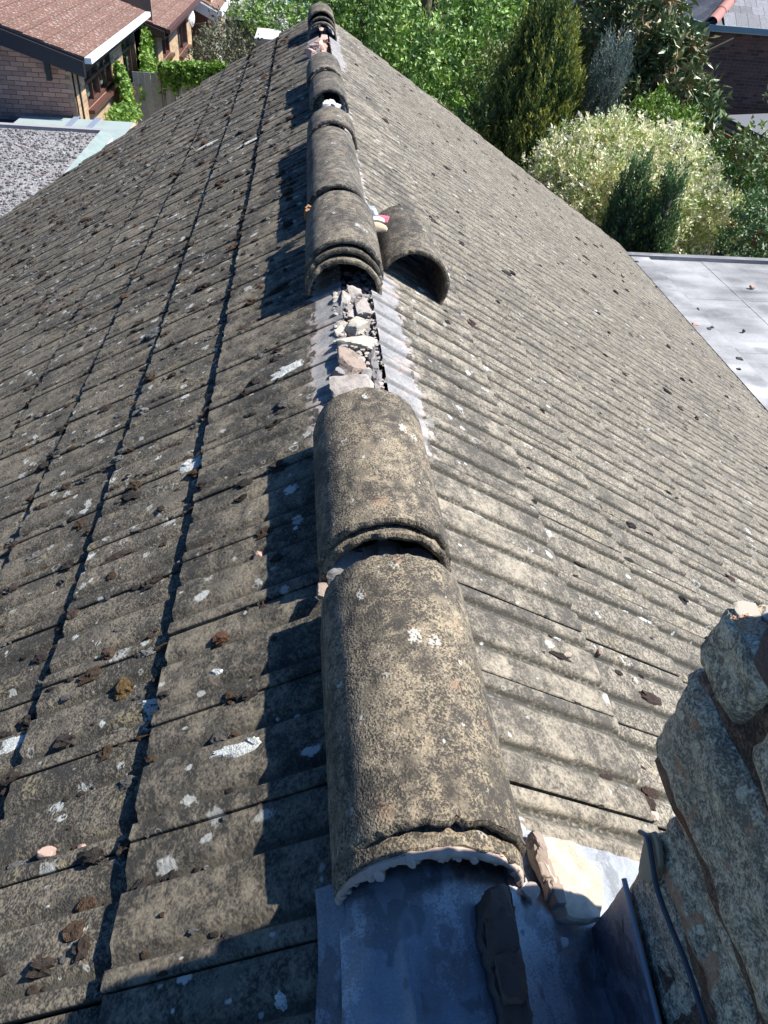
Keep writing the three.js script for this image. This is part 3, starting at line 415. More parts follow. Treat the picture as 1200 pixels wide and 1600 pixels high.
// ------------------------------------------------------------------ moss, lichen and loose bits on the slopes
const mossT = makeTex(256, 256, (u, v, i, j, o) => { const a = fb(u, v, 30, 30, 3, 3), c = vn(u, v, 128, 128, 6), k = .35 + 1.3 * a * .6 + .9 * (c - .5) * .8; o[0] = o[1] = o[2] = clamp(k); o[3] = clamp(.5 + (a - .5) + .7 * (c - .5)); });
const mossM = std({ map: mossT.map, bumpMap: mossT.bumpMap, bumpScale: .004, vertexColors: true, roughness: 1 });
const tint = (g, c) => { const n = g.attributes.position.count, a = new Float32Array(n * 3); for (let i = 0; i < n; i++) a.set(c, i * 3); g.setAttribute('color', new THREE.BufferAttribute(a, 3)); return g; };
const blobs = []; for (let i = 0; i < 14; i++) blobs.push(blob(i * 13 + 1, 2, .8)); const blobs1 = []; for (let i = 0; i < 14; i++) blobs1.push(blob(i * 17 + 1, 1, .7));
const onRoof = (side, s, z, off = 0) => { const k = Math.max(0, Math.ceil((s - S0) / GAUGE - 1e-6)), sk = S0 + GAUGE * k, L = k ? TL : TTL, zl = s - (sk - L); let x = side < 0 ? z - Z0 : -(z - Z0); x = ((x % COVER) + COVER) % COVER; return slopeP(side, s, z, LAP[side][0] * zl / L + prof(x) + off); };
function lay(g, side, s, z, sx, sy, sz, yaw, off = 0) { const M = BASIS[side].clone().multiply(new THREE.Matrix4().makeRotationY(yaw)).multiply(new THREE.Matrix4().makeScale(sx, sy, sz)); M.setPosition(onRoof(side, s, z, off)); return g.clone().applyMatrix4(M); }
{
  const r = rng(77), parts = [], pal = [[.07, .046, .032], [.05, .038, .030], [.10, .056, .028], [.24, .23, .21], [.17, .16, .145], [.30, .29, .265]];
  const cl = (z) => { const m = Math.round((z - Z0) / COVER); return m; };
  for (let i = 0; i < 9500; i++) {                // left slope: in the channels and along the tails
    const z = -8.7 + 8.5 * Math.pow(r(), .8), s = .24 + 3.9 * Math.pow(r(), 1.1); let zz = z, ss = s; const q = r();
    if (q < .62) { const m = Math.floor((z - Z0) / COVER); zz = Z0 + COVER * m + [.067, .167, 0][r() * 3 | 0] + (r() - .5) * .012; }
    if (r() < .2) ss = S0 + GAUGE * Math.round((s - S0) / GAUGE) + .004 + r() * .02;
    if (ss > 4.2 || ss < .19) continue;
    let sz = lerp(.0032, .015, Math.pow(r(), 2.6)) * (1 + .22 * Math.min(3, -z / 3)), el = lerp(1, 2.6, r() * r());
    const pi = r() < .6 ? r() * 3 | 0 : 3 + (r() * 3 | 0); if (pi > 2) sz *= .75;
    parts.push(tint(lay((sz > .009 && zz > -4 ? blobs : blobs1)[r() * 14 | 0], -1, ss, zz, sz, sz * lerp(.5, .95, r()), sz * el, (r() - .5) * .5), (q => { const f = lerp(.7, 1.3, r()); return q.map(c => c * f); })(pal[pi])));
  }
  for (let i = 0; i < 1500; i++) {                 // right slope: less of it, dark scraps
    const z = -8.6 + 8.2 * Math.pow(r(), .85), s = .25 + 3.9 * r(); let zz = z; if (r() < .6) { const m = Math.floor((z - Z0) / COVER); zz = Z0 + COVER * m + COVER - [.067, .167, 0][r() * 3 | 0] + (r() - .5) * .01; }
    if (s > .2 && s * C30 > .2 && zz > -.48) continue;
    const sz = lerp(.003, .013, Math.pow(r(), 4)) * (1 + .25 * Math.min(3, -z / 3));
    parts.push(tint(lay(blobs1[r() * 14 | 0], 1, s, zz, sz, sz * lerp(.3, .7, r()), sz * lerp(1, 2.4, r()), (r() - .5) * .5), (q => { const f = lerp(.6, 1.2, r()); return q.map(c => c * f); })(r() < .3 ? [.12, .065, .05] : [.07, .058, .045])));
  }
  const o = mesh('moss', mergeGeometries(parts), mossM); o.userData.kind = 'stuff'; tag(o, 'brown and grey moss tufts in the channels of both roof slopes', 'moss');
}
// the cushions and clods large enough to single out
const cushion = (px, py, side, sx, sy, sz, col, label, i) => { const p = onSlope(px, py, side, .008), s = Math.hypot(p.x, p.x * K30); const m = mesh('moss_cushion', tint(blob(900 + i * 7, 3, .55), col), mossM); const q = onRoof(side, s, p.z, 0); m.matrix.copy(BASIS[side]).multiply(new THREE.Matrix4().makeScale(sx * .8, sy * .85, sz * .8)); m.matrix.decompose(m.position, m.quaternion, m.scale); m.position.copy(q); return tag(m, label, 'moss'); };
[[197, 1075, -1, .026, .014, .024, [.17, .10, .03], 'orange brown moss cushion beside the first course shadow, lower left'], [176, 1023, -1, .017, .014, .018, [.12, .075, .05], 'round brown moss cushion just above the orange one, lower left'],
  [130, 735, -1, .022, .016, .055, [.055, .05, .035], 'long dark moss cushion at the left, level with the white oval lichen'], [187, 868, -1, .022, .012, .06, [.085, .055, .04], 'long brown moss strip left of the second ridge tile'],
  [350, 998, -1, .016, .011, .022, [.17, .075, .035], 'reddish moss tuft left of the nearest ridge pair'], [345, 1150, -1, .016, .011, .022, [.14, .13, .115], 'grey crusty tuft beside the white smear on the left slope'],
  [240, 522, -1, .03, .02, .06, [.16, .165, .16], 'pale grey lichen tuft above the second course shadow, upper left'], [400, 868, -1, .020, .008, .03, [.15, .12, .10], 'flat brown lump left of the second ridge tile shadow'],
  [845, 642, 1, .012, .010, .014, [.05, .04, .03], 'dark moss tuft alone in the middle of the right slope'], [985, 820, 1, .014, .007, .028, [.055, .04, .032], 'dark brown moss strip on the right slope above the chimney top'],
  [1015, 1090, 1, .016, .008, .035, [.085, .05, .04], 'reddish brown moss strip left of the chimney upper course'], [830, 785, 1, .010, .009, .013, [.05, .045, .035], 'small black moss tuft right of the second ridge tile'],
  [870, 1025, 1, .010, .006, .03, [.06, .042, .032], 'thin dark moss beside the square pink chip on the right slope'], [1015, 1255, 1, .018, .012, .02, [.09, .055, .04], 'brown moss and grit heap against the chimney side'],
  [1020, 1230, 1, .012, .008, .03, [.11, .065, .045], 'rusty moss strip just above the grit heap by the chimney']].forEach((a, i) => cushion(...a.slice(0, 8), i));
const crustM = std({ map: mossT.map, bumpMap: mossT.bumpMap, bumpScale: .0012, vertexColors: true, roughness: .95 });
const crust = (px, py, side, sx, sz, yaw, label, i, col = [.74, .75, .69]) => { const p = onSlope(px, py, side, .008), s = Math.hypot(p.x, p.x * K30), r = rng(400 + i), pos = [], N = 22; // a thin ragged crust that follows the tile
  const C = onRoof(side, s, p.z, .0022), ringP = [1, .6].map((k, j) => Array.from({ length: N }, (_, a) => { const an = a / N * 6.283, w = (1 + .45 * (r() - .5) + .6 * (ln(Math.cos(an) * 1.6 + i * 3 + 9, Math.sin(an) * 1.6 + 9, 3) - .5)) * k, dx = Math.cos(an) * sx * w, ds = Math.sin(an) * sz * w; return onRoof(side, s + ds * Math.cos(yaw) + dx * Math.sin(yaw), p.z + dx * Math.cos(yaw) - ds * Math.sin(yaw), j ? .0028 : -.0005); }));
  for (let a = 0; a < N; a++) { const b = (a + 1) % N; for (const t of [[C, ringP[1][a], ringP[1][b]], [ringP[1][a], ringP[0][a], ringP[0][b]], [ringP[1][a], ringP[0][b], ringP[1][b]]]) t.forEach(v => pos.push(v.x, v.y, v.z)); }
  const g = new THREE.BufferGeometry(); g.setAttribute('position', new THREE.Float32BufferAttribute(pos, 3)); g.computeVertexNormals(); return tag(mesh('lichen_patch', tint(uvBox(g, 12), col.map(c => c * .92)), crustM), label, 'lichen'); };
[[301, 723, -1, .022, .034, 0, 'white oval lichen patch on the first course shadow line'], [452, 578, -1, .028, .05, 0, 'large white lichen patch left of the ridge gap'], [22, 1157, -1, .020, .035, 0, 'white lichen patch cut by the left picture edge'], [365, 1176, -1, .012, .042, .1, 'long white lichen smear left of the nearest ridge tile shadow', ], [402, 1158, -1, .008, .016, .6, 'short white lichen dab at the end of the long smear'], [347, 1052, -1, .007, .014, .3, 'small white lichen streak above the long smear'], [240, 1093, -1, .006, .028, .2, 'white lichen streak lying in the first course shadow'], [440, 1560, -1, .009, .009, 0, 'white lichen spot in the chimney shadow, bottom left'],
  [745, 800, 1, .006, .030, 0, 'white streak of lichen right of the second ridge tile'], [1005, 968, 1, .013, .022, .3, 'white lichen blot left of the chimney top'], [868, 998, 1, .006, .009, 0, 'left white lichen dab of two above the pink chip'], [975, 955, 1, .005, .010, .2, 'small white lichen dab just left of the white blot'], [990, 1062, 1, .008, .008, .4, 'round white lichen dab left of the chimney upper course'], [660, 493, 1, .005, .045, 0, 'thin white lichen line below the spare ridge tile'], [655, 200, -1, .01, .01, 0, '']].filter(a => a[6]).forEach((a, i) => crust(...a, i));
[[388, 222, -1, .03, .09, 0, 'pale lichen patch high on the left slope near the ridge'], [325, 225, -1, .025, .09, 0, 'grey lichen smear high on the left slope'], [271, 337, -1, .022, .04, 0, 'white lichen spot beside the third course shadow'], [465, 823, -1, .006, .006, 0, 'tiny lichen dot in the second ridge tile shadow']].forEach((a, i) => crust(...a, 40 + i));
const chipAt = (px, py, side, sx, sy, sz, mat, label, seed) => { const p = onSlope(px, py, side, .01), s = Math.hypot(p.x, p.x * K30), m = mesh('stone_chip', rock(seed, sx, sy, sz, 18, .28), mat); m.position.copy(onRoof(side, s, p.z, sy * .3)); m.rotation.set(seed, seed * 2, 0); return tag(m, label, 'stone'); };
const pinkM = std({ color: lin(.36, .25, .20), map: mortarT.map }), buffM = std({ color: lin(.44, .36, .28), map: mortarT.map });
[[78, 1332, -1, .030, .022, .022, pinkM, 'pink mortar chip with a white edge, lowest on the left slope'], [405, 866, -1, .020, .016, .016, pinkM, 'pink chip left of the second ridge tile shadow'], [128, 1318, -1, .010, .009, .010, pinkM, 'small pink chip right of the lowest pink mortar chip'], [880, 1024, 1, .015, .011, .012, buffM, 'square buff chip on the right slope between ridge and chimney'], [937, 1015, 1, .012, .01, .012, pinkM, 'pinkish chip among moss right of the square buff chip'], [1019, 1273, 1, .022, .016, .02, buffM, 'buff chip in the grit heap against the chimney'], [1062, 1196, 1, .010, .008, .010, flat(.62, .6, .56), 'white chip touching the chimney middle course'], [972, 432, 1, .03, .03, .03, buffM, 'small brown chip far down the right slope']].forEach((a, i) => chipAt(...a, 600 + i));
// crumpled packet and pebble behind the stack of three
{ const p = onSlope(580, 343, 1, .06), g = thing('crumpled_packet', 'small crumpled grey and pink packet beside the spare ridge tile', 'packet', p.toArray());
  mesh('grey_half', (() => { const q = rock(801, .075, .03, .05, 14, .2); q.translate(-.015, .02, -.02); return q; })(), flat(.33, .36, .37, .5), g); mesh('pink_half', (() => { const q = rock(802, .055, .02, .035, 14, .2); q.translate(.035, .005, .0); return q; })(), flat(.55, .13, .18, .6), g);
  mesh('white_fold', (() => { const q = rock(803, .05, .012, .03, 12, .2); q.translate(.02, .008, .02); return q; })(), flat(.75, .68, .62, .6), g);
  const b = blob(804, 3, .06); b.scale(.042, .022, .02); const s = onSlope(586, 354, 1, .06); b.translate(s.x, s.y, s.z + .02); tag(mesh('pebble', b, flat(.52, .40, .26)), 'smooth tan pebble resting between packet and spare ridge tile', 'pebble'); }

// ------------------------------------------------------------------ ground
const soilT = makeTex(512, 512, (u, v, i, j, o) => { const a = fb(u, v, 8, 8, 3, 4), b = fb(u, v, 60, 60, 7, 3), k = sst(.4, .6, a); o[0] = lerp(.05, .11, k) * (.6 + .8 * b); o[1] = lerp(.085, .10, k) * (.6 + .8 * b); o[2] = lerp(.03, .07, k) * (.6 + .8 * b); o[3] = b; });
soilT.map.repeat.set(200, 200);
const GY = -4.5;
struct('ground', (() => { const g = new THREE.PlaneGeometry(800, 800); g.rotateX(-Math.PI / 2); g.translate(0, GY, -100); return g; })(), std({ map: soilT.map, roughness: 1 }));
const patioM = flat(.30, .28, .26, .9);
struct('path', box(3.2, .03, 30, -2.6, GY + .02, -26), patioM);
struct('road', box(60, .02, 7, -8, GY + .012, -46), flat(.06, .06, .062, .9));

// ------------------------------------------------------------------ flat roofs beside the house
const gravelT = makeTex(1024, 1024, (u, v, i, j, o) => { const a = fb(u, v, 6, 6, 3, 3), b = vn(u, v, 110, 110, 7), c = vn(u, v, 260, 260, 9), red = sst(.55, .68, fb(u, v, 4, 4, 33, 3)); const t = clamp(.2 + 1.0 * b * c * 1.7 + .4 * (a - .5)); let r = lerp(.05, .36, t), g = lerp(.047, .345, t), l = lerp(.047, .345, t); r = lerp(r, .20, red * .6 * (1 - t)); g = lerp(g, .11, red * .6 * (1 - t)); l = lerp(l, .09, red * .6 * (1 - t)); o[0] = r; o[1] = g; o[2] = l; o[3] = b * .6 + c * .4; });
const copperM = std({ color: lin(.22, .27, .25), map: noisyTex(1, 1, 1, .25, 256, 12).map, roughness: .8 });
{ const t = thing('gravel_roof', 'flat grey gravel covered roof with a pale green edge trim, left', 'flat roof'), y = -2.2, x1 = -3.28, z0 = -12.75;
  mesh('gravel_bed', uvBox(box(9, .06, 9, x1 - 4.5, y - .03, z0 + 4.5), .55), std({ map: gravelT.map, bumpMap: gravelT.bumpMap, bumpScale: .02, roughness: 1 }), t);
  const st = []; const r = rng(41); for (let i = 0; i < 5200; i++) { const k = new THREE.IcosahedronGeometry(1, 0); const s = lerp(.012, .032, r() * r()); k.scale(s * lerp(.7, 1.3, r()), s * .6, s); k.rotateY(r() * 6); k.translate(x1 - .06 - 4.6 * Math.pow(r(), 1.0), y + .008, z0 + .08 + 4.2 * r()); const w = lerp(.05, .42, r() * r()); st.push(tint(k, [w * 1.02, w * .99, w * .97])); }
  const sm = mesh('gravel', mergeGeometries(st), std({ vertexColors: true, roughness: 1 }), t); sm.userData.kind = 'stuff';
  mesh('edge_trim', quadBox(V(x1, y + .05, z0), V(x1, y + .05, z0 + 9), V(x1 + .15, y - .04, z0 + 9), V(x1 + .15, y - .04, z0 - .05), .03), copperM, t);
  mesh('edge_trim', box(9, .09, .12, x1 - 4.5, y + .005, z0 - .03), std({ color: lin(.28, .27, .27) }), t);
  mesh('fascia', quadBox(V(x1 + .14, y - .05, z0 - .05), V(x1 + .14, y - .05, z0 + 9), V(x1 + .15, y - .30, z0 + 9), V(x1 + .15, y - .30, z0 - .05), .03), flat(.72, .74, .72, .6), t);
  mesh('wall', uvBox(box(8.8, 2.2, 8.8, x1 - 4.4, y - 1.25, z0 + 4.5)), brickDull, t); }
{ const t = thing('felt_roof', 'pale green felt flat roof behind the gravel roof, left', 'flat roof'), y = -2.6, x0 = -5.25, x1 = -3.29, z0 = -15.3, z1 = -12.85;
  mesh('felt_sheet', uvBox(box(x1 - x0, .05, z1 - z0, (x0 + x1) / 2, y - .025, (z0 + z1) / 2), .5), std({ color: lin(.27, .32, .305), map: noisyTex(1, 1, 1, .18, 512, 10).map, roughness: .85 }), t);
  for (const [a, b] of [[[122, 181], [100, 203]], [[154, 184], [133, 206]]]) { const p = onY(...a, y + .004), q = onY(...b, y + .004); mesh('joint_strip', bar(p, q, .11, .006), flat(.17, .20, .26, .8), t); }
  mesh('fascia', box(x1 - x0, .16, .03, (x0 + x1) / 2, y - .09, z1 + .016), flat(.5, .5, .48), t); mesh('fascia', box(.03, .16, z1 - z0, x1 + .016, y - .09, (z0 + z1) / 2), flat(.46, .36, .24), t);
  mesh('wall', uvBox(box(x1 - x0 - .1, 1.8, z1 - z0 - .1, (x0 + x1) / 2, y - 1.05, (z0 + z1) / 2)), flat(.45, .33, .2), t); }
{ const p = onY(40, 198, -2.585); tag(mesh('white_brick', rock(222, .28, .08, .12, 14, .2).translate(p.x, p.y, p.z), flat(.75, .75, .72)), 'small white block lying on the pale green felt roof', 'block'); }
{ const t = thing('garden_tank', 'dark blue covered tank in shade left of the green felt roof', 'tank'); mesh('cover', box(2.2, .06, 1.9, -6.42, -2.72, -14.4), flat(.02, .03, .055, .5), t); mesh('tank_body', box(2.1, 1.7, 1.8, -6.42, -3.6, -14.4), flat(.03, .04, .06), t); mesh('hoop', new THREE.TorusGeometry(.3, .012, 6, 24).rotateX(-Math.PI / 2).translate(-5.75, -2.68, -14.3), flat(.12, .15, .2, .5), t); }
const sheetT = makeTex(1024, 1024, (u, v, i, j, o) => { const a = fb(u, v, 5, 5, 3, 5), b = fb(u, v, 3, 18, 7, 4), c = vn(u, v, 300, 300, 9); const k = (.235 + .5 * (a - .5) + .32 * (b - .5) + .05 * (c - .5)) * (1 - .3 * sst(.58, .7, fb(u, v, 9, 9, 51, 4))); o[0] = k * 1.02; o[1] = k; o[2] = k * .98; o[3] = a; });
{ const t = thing('grey_flat_roof', 'pale grey sheet covered flat roof below the right slope', 'flat roof'), y = -2.1, x0 = 3.3, z1 = -1, z0 = -8.25;
  mesh('roof_sheet', uvBox(box(8, .05, z1 - z0, x0 + 4, y - .025, (z0 + z1) / 2), .28), std({ map: sheetT.map, roughness: .62 }), t);
  for (const z of [-7.15, -5.95, -4.75, -3.5, -2.3]) mesh('seam', uvBox(box(7.6, .002, .10, x0 + 4.4, y + .0008, z), .28), std({ map: sheetT.map, color: lin(1.05, 1.05, 1.05), roughness: .6 }), t);
  for (const x of [4.55, 5.8, 7.05]) mesh('seam', uvBox(box(.09, .002, z1 - z0 - .1, x, y + .0022, (z0 + z1) / 2), .28), std({ map: sheetT.map, color: lin(1.04, 1.04, 1.04), roughness: .6 }), t);
  mesh('eaves_strip', uvBox(box(.22, .03, z1 - z0 - .1, 3.74, y + .012, (z0 + z1) / 2), .28), std({ map: sheetT.map, color: lin(1.12, 1.12, 1.12), roughness: .6 }), t);
  mesh('edge_upstand', uvBox(box(8, .05, .09, x0 + 4, y + .02, z0 + .02), .28), std({ map: sheetT.map, color: lin(.8, .8, .82) }), t);
  mesh('wall', uvBox(box(7.8, 2.3, z1 - z0 - .2, x0 + 4, y - 1.2, (z0 + z1) / 2)), brickDull, t);
  const r = rng(66); for (let i = 0; i < 9; i++) { const q = [[1176, 449], [1155, 562], [1153, 578], [1108, 515], [1112, 513], [1090, 483], [1162, 517], [995, 410], [1086, 508]][i], p = onY(...q, y + .02); const s = [.05, .07, .04, .05, .035, .03, .03, .05, .07][i]; tag(mesh('roof_scrap', rock(700 + i, s, .03, s * .8, 14, .3).translate(p.x, p.y, p.z), i === 0 || i === 8 ? flat(.42, .26, .18) : flat(.05, .045, .04)), ['brown chip far out on the grey flat roof', 'largest dark moss scrap on the grey flat roof', 'dark moss scrap just below the largest one on the grey roof', 'dark scrap of a pair on the grey flat roof, left one', 'dark scrap of a pair on the grey flat roof, right one', 'tiny dark scrap on the grey roof near its eaves strip', 'lone tiny dark speck on the grey flat roof', 'dark scrap at the far corner of the grey flat roof', 'pinkish chip on the grey roof by the eaves'][i], 'scrap'); } }

// ------------------------------------------------------------------ houses on the left
function wallTex(a, b, mort) { return makeTex(512, 512, (u, v, i, j, o) => { const row = Math.floor(v * 14), uu = u * 4.5 * 2 / 2 + (row & 1) * .5, fx = (uu % 1 + 1) % 1, fy = v * 14 % 1, m = (fx < .05 || fy < .14) ? 1 : 0, q = vn(Math.floor(uu) * .173 + row * .37, row * .21, 64, 64, 2), g = fb(u, v, 60, 60, 5, 2); const k = .75 + .5 * (q - .5) + .5 * (g - .5); for (let c = 0; c < 3; c++) o[c] = m ? mort[c] : lerp(a[c], b[c], q) * k; o[3] = m ? .2 : .8; }); }
const brickFace = (col) => TONES.map((k, i) => std({ color: lin(col[0] * [.82, 1, 1.15][i], col[1] * [.8, 1, 1.12][i], col[2] * [.82, 1, 1.1][i]), map: mortarT.map, roughness: .9 }));
const brownRoofT = makeTex(512, 512, (u, v, i, j, o) => { const a = fb(u, v, 9, 9, 3, 4), b = fb(u, v, 90, 90, 7, 2), w = sst(.74, .80, vn(u, v, 70, 70, 19)) * .7; o[0] = lerp(lerp(.15, .30, a) * (.7 + .6 * b), .5, w); o[1] = lerp(lerp(.082, .16, a) * (.7 + .6 * b), .42, w); o[2] = lerp(lerp(.062, .115, a) * (.7 + .6 * b), .36, w); o[3] = b; });
const brownTile = TONES.map(k => std({ map: brownRoofT.map, bumpMap: brownRoofT.bumpMap, bumpScale: .006, color: lin(k * .78, k * .78, k * .78), roughness: .95 }));
const farTiles = [0, 1, 2, 3, 4, 5].map(i => tileGeo(i * 1.7 % 10, i * .31, .40, 900 + i, false));
// rows of tiles from an eaves point up a slope whose eaves run along -z; parts up to n, the rest joined
function tileSlope(parent, eave, pitch, len, rows, cover, gauge, mats, asParts, seed, dirX = -1) {
  const r = rng(seed), c = Math.cos(pitch), s = Math.sin(pitch), dn = V(-dirX * c, -s, 0), nm = V(-dirX * s, c, 0).multiplyScalar(1), ax = nm.clone().cross(dn);
  const B = new THREE.Matrix4().makeBasis(ax, nm, dn), merged = [[], [], []]; const n = Math.round(len / cover); let made = 0;
  for (let k = 0; k < rows; k++) for (let i = 0; i < n; i++) {
    const tail = eave.clone().addScaledVector(dn, -k * gauge), z = eave.z - (ax.z > 0 ? (i + 1) : i) * cover; const head = tail.clone().addScaledVector(dn, -.40 * gauge / .345);
    const M = B.clone().multiply(new THREE.Matrix4().makeScale(cover / COVER, 1.4, gauge / .345)); M.setPosition(head.x, head.y + .004 * (r() - .5), z + .004 * (r() - .5)); const t = r() * 3 | 0, g = farTiles[r() * 6 | 0];
    if (made < asParts) { const o = mesh('roof_tile', g, mats[t], parent); o.matrix.copy(M); o.matrix.decompose(o.position, o.quaternion, o.scale); made++; } else merged[t].push(g.clone().applyMatrix4(M));
  }
  merged.forEach((m, t) => { if (m.length) merged[t] = mergeGeometries(m); else merged[t] = null; });
  const ks = [0, 1, 2].filter(t => merged[t]); if (ks.length) { const o = mesh('roof_tile_field', mergeGeometries(ks.map(t => merged[t]), true), ks.map(t => mats[t]), parent); o.userData.kind = 'stuff'; }
}
const fasciaDark = flat(.035, .028, .03, .6), pvcBrown = flat(.10, .045, .035, .45), white = flat(.75, .75, .73, .5), glassM = new THREE.MeshPhysicalMaterial({ color: lin(.85, .9, .88), roughness: .05, transmission: 1, thickness: 0, ior: 1.5 }), roomM = flat(.07, .075, .07, .9), curtainM = flat(.40, .46, .43, .9);
function windowX(parent, x, z0, z1, y0, y1, cols, rows, fm, o = {}) {     // a window in a wall that faces +x; z0 is the near end
  const w = mesh('window', mergeGeometries([box(.08, y1 - y0, .06, x + .01, (y0 + y1) / 2, z0 - .03), box(.08, y1 - y0, .06, x + .01, (y0 + y1) / 2, z1 + .03), box(.08, .06, z0 - z1 - .12, x + .01, y0 + .03, (z0 + z1) / 2), box(.08, .06, z0 - z1 - .12, x + .01, y1 - .03, (z0 + z1) / 2)]), fm, parent);
  for (let i = 1; i < cols; i++) { const z = lerp(z0, z1, i / cols); mesh('mullion', box(.07, y1 - y0 - .12, .05, x + .008, (y0 + y1) / 2, z), fm, w); }
  for (let i = 1; i < rows; i++) { const y = lerp(y0, y1, o.split || i / rows); mesh('transom', box(.066, .055, z0 - z1 - .12, x + .006, y, (z0 + z1) / 2), fm, w); }
  for (let i = 0; i < cols; i++) { const a = lerp(z0, z1, i / cols), b = lerp(z0, z1, (i + 1) / cols); mesh('pane', box(.006, y1 - y0 - .1, a - b - .04, x - .01, (y0 + y1) / 2, (a + b) / 2), glassM, w); if (o.curtain?.includes(i)) mesh('curtain', box(.02, y1 - y0 - .12, (a - b) * .6, x - .12, (y0 + y1) / 2, (a + b) / 2), curtainM, w); }
  mesh('sill', box(.20, .07, z0 - z1 + .12, x + .08, y0 - .036, (z0 + z1) / 2), fm, w); mesh('room_back', box(.02, y1 - y0, z0 - z1, x - .23, (y0 + y1) / 2, (z0 + z1) / 2), roomM, w); return w;
}
{
  const t = thing('brick_house', 'brick house with brown tiled roof, white gutter and ivy on its sunny wall, left', 'house');
  const E = at(128, 92, 12.7), pitch = rad(17.5), ex = E.x, ey = E.y, wx = ex - .30, gz = E.z - .28, zEnd = -21.6;
  tileSlope(t, V(ex + .04, ey + .02, E.z), pitch, E.z - zEnd, 11, .245, .33, brownTile, 297, 61);
  const up = d => V(ex - d * Math.cos(pitch), ey + d * Math.sin(pitch), 0);
  mesh('roof_deck', (() => { const a = up(-.0), b = up(4.6); return quadBox(V(a.x, a.y - .035, E.z + .01), V(a.x, a.y - .035, zEnd), V(b.x, b.y - .035, zEnd), V(b.x, b.y - .035, E.z + .01), -.05); })(), fasciaDark, t);
  const f = []; { const a = up(-.02), b = up(4.6); f.push(quadBox(V(a.x, a.y - .03, E.z + .012), V(b.x, b.y - .03, E.z + .012), V(b.x, b.y - .30, E.z + .012), V(a.x, a.y - .28, E.z + .012), -.03)); } mesh('barge_board', f[0], fasciaDark, t);
  mesh('soffit', box(.34, .02, E.z - zEnd, ex - .15, ey - .20, (E.z + zEnd) / 2), fasciaDark, t);
  mesh('gutter', box(.12, .09, E.z - zEnd - .05, ex + .09, ey - .03, (E.z + zEnd) / 2), white, t);
  mesh('fascia', box(.025, .17, E.z - zEnd, ex + .01, ey - .10, (E.z + zEnd) / 2), fasciaDark, t);
  // gable of single bricks where they can be told apart
  const bm = brickFace([.60, .34, .24]), bg = new THREE.BoxGeometry(.215, .065, .10), r = rng(12); let n = 0;
  const sandT = wallTex([.50, .33, .18], [.60, .40, .22], [.5, .42, .32]);
  mesh('wall', (() => { const s = new THREE.Shape([[wx, GY], [wx, ey + .05], [wx - 4.6, ey + .05 + 4.6 * Math.tan(pitch)], [wx - 4.6, GY]].map(p => new THREE.Vector2(...p))); const g = new THREE.ExtrudeGeometry(s, { depth: .1, bevelEnabled: false }); g.translate(0, 0, gz - .112); return uvBox(g.toNonIndexed ? g : g); })(), flat(.38, .29, .23), t);
  for (let k = 0; k < 26; k++) for (let i = 0; i < 14; i++) { const y = -2.78 + k * .075, x = wx - .112 - i * .225 - (k & 1) * .1125; if (x < wx - 2.9 || y > ey - .05 + (wx - x) * Math.tan(pitch) || n >= 298) continue; const o = mesh('brick', bg, bm[r() * 3 | 0], t); o.position.set(x, y, gz - .047 + r() * .006); n++; }
  // the sunlit side wall, built round its windows
  const win = [[onX(127, 97, wx), onX(172, 150, wx)], [onX(188, 62, wx), onX(214, 140, wx)]];
  const W1 = { z0: win[0][0].z, z1: onX(171, 80, wx).z, y1: ey - .24, y0: onX(138, 172, wx).y }, W2 = { z0: onX(189, 70, wx).z, z1: onX(236, 40, wx).z, y1: ey - .24, y0: onX(202, 143, wx).y };
  const xs = [gz - .0, W1.z0, W1.z1, W2.z0, W2.z1, zEnd], wallP = []; const seg = (za, zb, ya, yb) => wallP.push(uvBox(box(.10, yb - ya, za - zb, wx - .05, (ya + yb) / 2, (za + zb) / 2), 1));
  seg(xs[0], xs[1], GY, ey - .1); seg(xs[2], xs[3], GY, ey - .1); seg(xs[4], xs[5], GY, ey - .1); seg(W1.z0, W1.z1, GY, W1.y0); seg(W2.z0, W2.z1, GY, W2.y0); seg(W1.z0, W1.z1, W1.y1, ey - .1); seg(W2.z0, W2.z1, W2.y1, ey - .1);
  mesh('side_wall', mergeGeometries(wallP), std({ map: sandT.map, bumpMap: sandT.bumpMap, bumpScale: .006, roughness: .9 }), t);
  windowX(t, wx - .06, W1.z0, W1.z1, W1.y0, W1.y1, 4, 2, pvcBrown, { split: .52, curtain: [1, 3] }); windowX(t, wx - .06, W2.z0, W2.z1, W2.y0, W2.y1, 4, 2, pvcBrown, { split: .66, curtain: [1, 2] });
  mesh('drain_pipe', tube([V(wx + .02, ey - .2, gz - .32), V(wx + .02, GY, gz - .32)], .016, 4, 8), fasciaDark, t); mesh('bracket', box(.08, .34, .08, wx - .35, ey - .22, gz + .14), fasciaDark, t);
  mesh('back_wall', box(4.4, 3, .1, wx - 2.2, GY + 1.5, zEnd + .06), flat(.3, .2, .14), t);
  // ivy on the wall
  globalThis.HOUSE = { wx, ey, gz, zEnd, W1, W2 };
}
